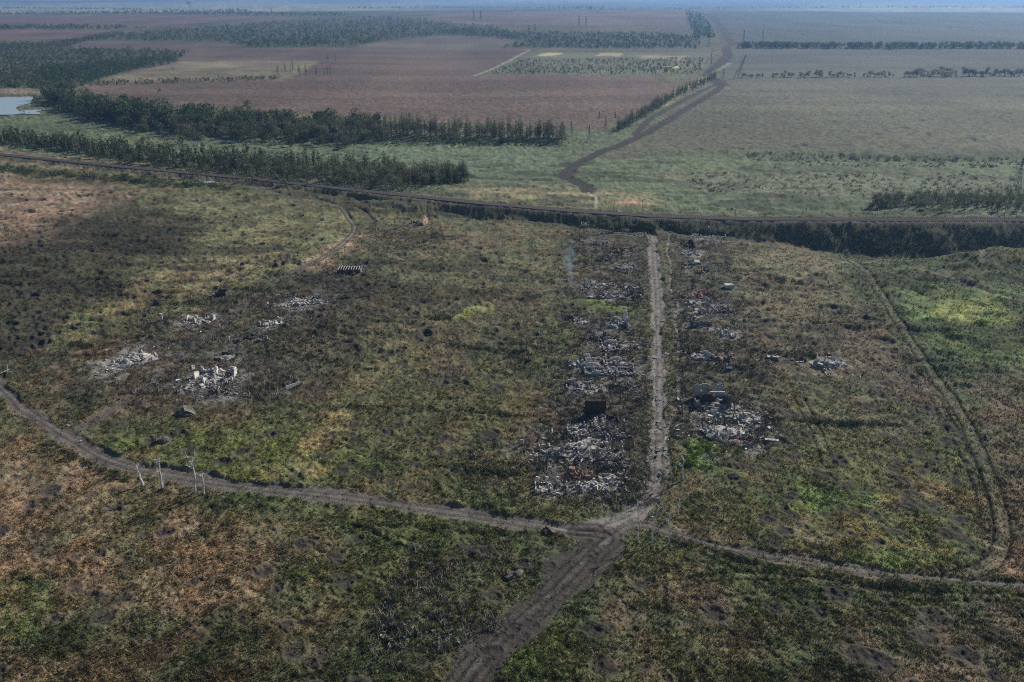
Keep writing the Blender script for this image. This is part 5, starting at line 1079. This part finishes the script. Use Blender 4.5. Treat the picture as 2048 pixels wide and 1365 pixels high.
def pylon(px, py, hp, label, kind='single', tilt=0.0, white=False, broken=False):
    """lattice pylon: four legs narrowing to a waist, zigzag bracing, three pairs of arms"""
    x, y, z0 = at(px, py); h = hp * mpp(px, py) / .98; t = thing('power_pylon', label, 'pylon', (x, y, z0), .5); t.rotation_euler = (0, R(tilt), .5 if not tilt else 0)
    m = M['concpole'] if white else M['galv']; bw = h * .10; w = max(.09, mpp(px, py) * (.3 if hp > 60 else .19)); leg = MB(); br = MB()
    ht = h * (.7 if broken else 1.0)
    def hw(f): return bw * (1 - f / .55 * .68) if f < .55 else bw * .32 * (1 - (f - .55) / .45 * .75)
    fs = [0, .12, .24, .35, .45, .55, .65, .75, .85, .93, 1.0]
    fs = [f for f in fs if f * h <= ht]
    for sx in (-1, 1):
        for sy in (-1, 1): leg.tube([(sx * hw(f), sy * hw(f), f * h - (0.4 if f == 0 else 0)) for f in fs], [w] * len(fs), 4)
    for a, b in zip(fs[:-1], fs[1:]):
        for s in (-1, 1):
            p, q = hw(a), hw(b)
            br.beam((-p, s * p, a * h), (q, s * q, b * h), w * .5); br.beam((p, s * p, a * h), (-q, s * q, b * h), w * .6)
            br.beam((s * p, -p, a * h), (s * q, q, b * h), w * .5); br.beam((s * p, p, a * h), (s * q, -q, b * h), w * .6)
    leg.obj('mast', m, t); br.obj('bracing', m, t)
    if not broken:
        for f, L in ((.66, .15), (.78, .21), (.9, .13)):
            for s in (-1, 1):
                mb = MB(); a = hw(f); mb.beam((s * a, 0, f * h), (s * L * h, 0, f * h), w * .8); mb.beam((s * a, 0, (f + .05) * h), (s * L * h, 0, f * h), w * .6); mb.beam((s * L * h, 0, f * h), (s * L * h, 0, (f - .05) * h), w * .4); mb.obj('arm', m, t)
    return t
def poles():
    G = 'poles along the railway'
    for i, (px, py, hp, k) in enumerate([(770, 382, 22, 'wood'), (641, 392, 14, 'wood'), (711, 398, 10, 'wood'), (781, 408, 16, 'wood'), (862, 424, 16, 'wood'), (931, 432, 10, 'wood'), (1027, 441, 18, 'wood'), (1116, 420, 26, 'wood'), (1227, 421, 20, 'wood'), (1284, 428, 28, 'wood'), (1470, 437, 22, 'wood'), (1612, 430, 14, 'wood'), (1237, 434, 8, 'conc'), (250, 318, 14, 'wood'), (424, 350, 14, 'wood'), (548, 362, 12, 'wood'), (330, 336, 14, 'wood'), (200, 345, 14, 'wood'), (1603, 438, 16, 'wood')]):
        pole(px, py, hp, 'thin grey pole standing by the railway bank', k, G, rnd_lean(i))
    pole(1753, 441, 36, 'tall pale pole where the railway bank is highest', 'conc'); pole(1176, 418, 18, 'short white post on the hillock behind the line', 'conc'); pole(1331, 418, 16, 'short pale post right of the hillock behind the line', 'conc')
    portal(1002, 408, 15, 'dark wooden gantry on the slope behind the railway')
    for px, py, hp, lab, ln in [(525, 620, 28, 'upright pale pole above the western hamlet', 0), (756, 475, 22, 'leaning pole left of the gable house scrub', .1), (751, 461, 18, 'straight pole on the upper left edge of the gable house scrub', .04), (691, 521, 28, 'pole with crossarm beside the tan bare strip', 0), (724, 502, 26, 'pole right of the tan bare strip', 0), (839, 487, 26, 'pole directly below the gable house', 0), (912, 497, 22, 'pole in open grass right of the gable house', 0), (1004, 502, 20, 'rightmost pole of the row across the open grass', 0), (654, 536, 14, 'short pole above the rafter shed', 0), (618, 562, 16, 'stub pole left of the rafter shed', 0), (440, 690, 34, 'leaning thin pole by the hamlet track', -.06), (1365, 836, 40, 'grey pole on the footpath beside the largest house', -.03), (1284, 895, 36, 'dark pole on the west verge of the lower street', 0), (1288, 800, 44, 'black pole on the west verge of the middle street', .03), (168, 790, 12, 'short white post in the western grass', 0)]:
        pole(px, py, hp, lab, 'wood', None, ln)
    x, y, z = at(472, 628); mb = MB(); mb.tube([(0, 0, .2), (5.2, -6.5, 1.2)], [.16, .12], 6); tag(mb.obj('fallen_pole', M['concpole'], None, (x, y, z)), 'fallen pale pole lying across the hamlet track', 'pole')
    x, y, z = at(14, 746); t = thing('wrecked_frame', 'white twisted metal frame beside the road at left edge', 'wreck', (x, y, z)); 
    for a, b in [((-2, 0, .3), (5, -1, .8)), ((0, 0, 0), (.6, .3, 3.4)), ((-1.4, 1, .2), (3, -2, 1.2)), ((-2, -1, .2), (0, 2, .6))]: mb = MB(); mb.tube([a, b], [.2, .16], 5); mb.obj('beam', M['white'], t)
    pylon(2030, 392, 74, 'large pylon at the right edge with white lower legs', tilt=0)
    for px, py, hp, lab, tl in [(1143, 274, 30, 'pylon nearest the thin tree row', 0), (1178, 284, 32, 'pylon just left of the northern road bend', 0), (1211, 262, 30, 'pylon on the verge right of the road-bend pylon', 0), (1199, 236, 12, 'small pole-like pylon in the brown field, left', 0), (1231, 236, 12, 'small pole-like pylon in the brown field, right', 0), (1420, 152, 46, 'slim dark pylon at the roadside trees', 0), (1446, 158, 30, 'squat pylon with a broken top beside the road', 0), (1486, 93, 30, 'distant pylon left of the tall narrow trees', 0), (1524, 96, 32, 'distant pylon among the tall narrow trees', 0), (1377, 94, 20, 'small dark pylon left of the road top', 0), (1417, 94, 34, 'thin pylon above the northern road', 0), (948, 42, 20, 'left one of the farthest pylon pair', 0), (962, 42, 20, 'right one of the farthest pylon pair', 0), (1158, 52, 18, 'left one of the pylon pair in the far field', 0), (1172, 52, 18, 'right one of the pylon pair in the far field', 0), (1058, 62, 14, 'small pylon in the distant thin wood, left', 0), (1070, 62, 14, 'small pylon in the distant thin wood, right', 0), (543, 26, 9, 'tiny pylon on the left horizon', 0), (1390, 100, 12, 'little pylon in front of the road-top trees', 0)]:
        pylon(px, py, hp, lab, tilt=tl, broken=(px == 1446))
    pylon(1471, 158, 48, 'toppling pylon leaning right at the shelter row', tilt=20)
def rnd_lean(i): return ((i * 37) % 11 - 5) / 120
def water():
    z = float(H(*at0(0, 210))) - .55
    pts = [at0(px, py, z) for px, py in [(-420, 184), (90, 184), (80, 228), (-420, 240)]]
    me = bpy.data.meshes.new('water'); me.from_pydata([(p[0], p[1], z) for p in pts], [], [(3, 2, 1, 0)])
    m = bpy.data.materials.new('water'); m.use_nodes = True; b = m.node_tree.nodes['Principled BSDF']; b.inputs['Base Color'].default_value = (.34, .44, .52, 1); b.inputs['Roughness'].default_value = .08; b.inputs['IOR'].default_value = 1.33; b.inputs['Specular IOR Level'].default_value = .8
    nt = m.node_tree; n = node(nt, 'ShaderNodeTexNoise'); n.inputs['Scale'].default_value = .6; tc = node(nt, 'ShaderNodeTexCoord'); nt.links.new(tc.outputs['Object'], n.inputs['Vector']); bp = node(nt, 'ShaderNodeBump'); bp.inputs['Strength'].default_value = .12; nt.links.new(n.outputs['Fac'], bp.inputs['Height']); nt.links.new(bp.outputs[0], b.inputs['Normal'])
    me.materials.append(m); o = link('water', me); o['kind'] = 'structure'
    for px, py, w, d, lab in [(418, 366, 9, 3.5, 'small bright puddle beside the railway hedge'), (401, 362, 4, 1.5, 'tiny bright puddle left of the other by the hedge')]:
        x, y, z = at(px, py); mb = MB(); n_ = 14; mb.add([(math.cos(k / n_ * 6.283) * w / 2 * (1 + .2 * math.sin(k * 2.3)), math.sin(k / n_ * 6.283) * d * 1.3, 0) for k in range(n_)], [tuple(range(n_))]); o = mb.obj('puddle', m, None, (x, y, z + .55)); o['kind'] = 'structure'
def plume(name, label, px, py, w, h, dens, col, drift, seed):
    x, y, z = at(px, py); mb = MB(); n, k = 12, 10; V = []; F = []
    for i in range(k + 1):
        f = i / k; r = w * (.12 + .88 * f) * (1 - .6 * max(0, f - .75) / .25)
        for j in range(n): a = 2 * math.pi * j / n; V.append((drift * f * f * w + r * math.cos(a) * (1 + .2 * math.sin(3 * a + i)) + math.sin(f * 7 + seed) * w * .25 * f, r * math.sin(a), f * h + .2))
    for i in range(k):
        for j in range(n): j2 = (j + 1) % n; F.append((i * n + j, i * n + j2, (i + 1) * n + j2, (i + 1) * n + j))
    F.append(tuple(range(n - 1, -1, -1))); F.append(tuple(k * n + j for j in range(n))); mb.add(V, F)
    m = bpy.data.materials.new(name); m.use_nodes = True; nt = m.node_tree; nt.nodes.remove(nt.nodes['Principled BSDF'])
    v = node(nt, 'ShaderNodeVolumePrincipled'); v.inputs['Color'].default_value = col; v.inputs['Anisotropy'].default_value = .6
    tc = node(nt, 'ShaderNodeTexCoord'); nz = node(nt, 'ShaderNodeTexNoise'); nz.inputs['Scale'].default_value = 2.2 / w; nz.inputs['Detail'].default_value = 3
    mp = node(nt, 'ShaderNodeMapRange'); mp.inputs['From Min'].default_value = .46; mp.inputs['From Max'].default_value = .66; mp.inputs['To Max'].default_value = dens
    sx = node(nt, 'ShaderNodeSeparateXYZ'); mz = node(nt, 'ShaderNodeMapRange'); mz.inputs['From Max'].default_value = h; mz.inputs['To Min'].default_value = 2.2; mz.inputs['To Max'].default_value = .0
    mu = node(nt, 'ShaderNodeMath', operation='MULTIPLY')
    nt.links.new(tc.outputs['Object'], nz.inputs['Vector']); nt.links.new(nz.outputs['Fac'], mp.inputs['Value']); nt.links.new(tc.outputs['Object'], sx.inputs[0]); nt.links.new(sx.outputs['Z'], mz.inputs['Value'])
    nt.links.new(mp.outputs[0], mu.inputs[0]); nt.links.new(mz.outputs[0], mu.inputs[1]); nt.links.new(mu.outputs[0], v.inputs['Density']); nt.links.new(v.outputs[0], nt.nodes['Material Output'].inputs['Volume'])
    o = mb.obj(name, m, None, (x, y, z)); o['kind'] = 'stuff'; o['label'] = label
def smoke():
    plume('smoke', 'thin blue smoke rising beside the pale stone line', 1140, 574, 4.5, 24, .3, (.55, .75, 1, 1), -.3, 1)
    plume('smoke', 'white smoke column far off above the left horizon', 386, 24, 45, 130, .09, (1, 1, 1, 1), -.6, 2)
ruins_all()
build_ground()
railway()
poles()
water()
vegetation()
weeds()
litter()
brush()
smoke()
def haze():
    m = bpy.data.materials.new('haze'); m.use_nodes = True; nt = m.node_tree
    nt.nodes.remove(nt.nodes['Principled BSDF'])
    v = node(nt, 'ShaderNodeVolumePrincipled'); v.inputs['Color'].default_value = HAZE_COL; v.inputs['Density'].default_value = HAZE_D
    v.inputs['Anisotropy'].default_value = HAZE_G
    nt.links.new(v.outputs[0], nt.nodes['Material Output'].inputs['Volume'])
    L, z0, z1 = 50000.0, -260.0, 175.0
    vs = [(sx * L, sy * L, z) for z in (z0, z1) for sx, sy in ((-1, -1), (1, -1), (1, 1), (-1, 1))]
    fs = [(3, 2, 1, 0), (4, 5, 6, 7), (0, 1, 5, 4), (1, 2, 6, 5), (2, 3, 7, 6), (3, 0, 4, 7)]
    me = bpy.data.meshes.new('haze'); me.from_pydata(vs, [], fs); me.materials.append(m)
    o = bpy.data.objects.new('haze', me); COL.objects.link(o); o['kind'] = 'stuff'; o['label'] = 'pale blue haze thickening towards the horizon'
HAZE_COL, HAZE_D, HAZE_G = (.28, .54, 1.0, 1), 7.6e-5, 0.35
haze()
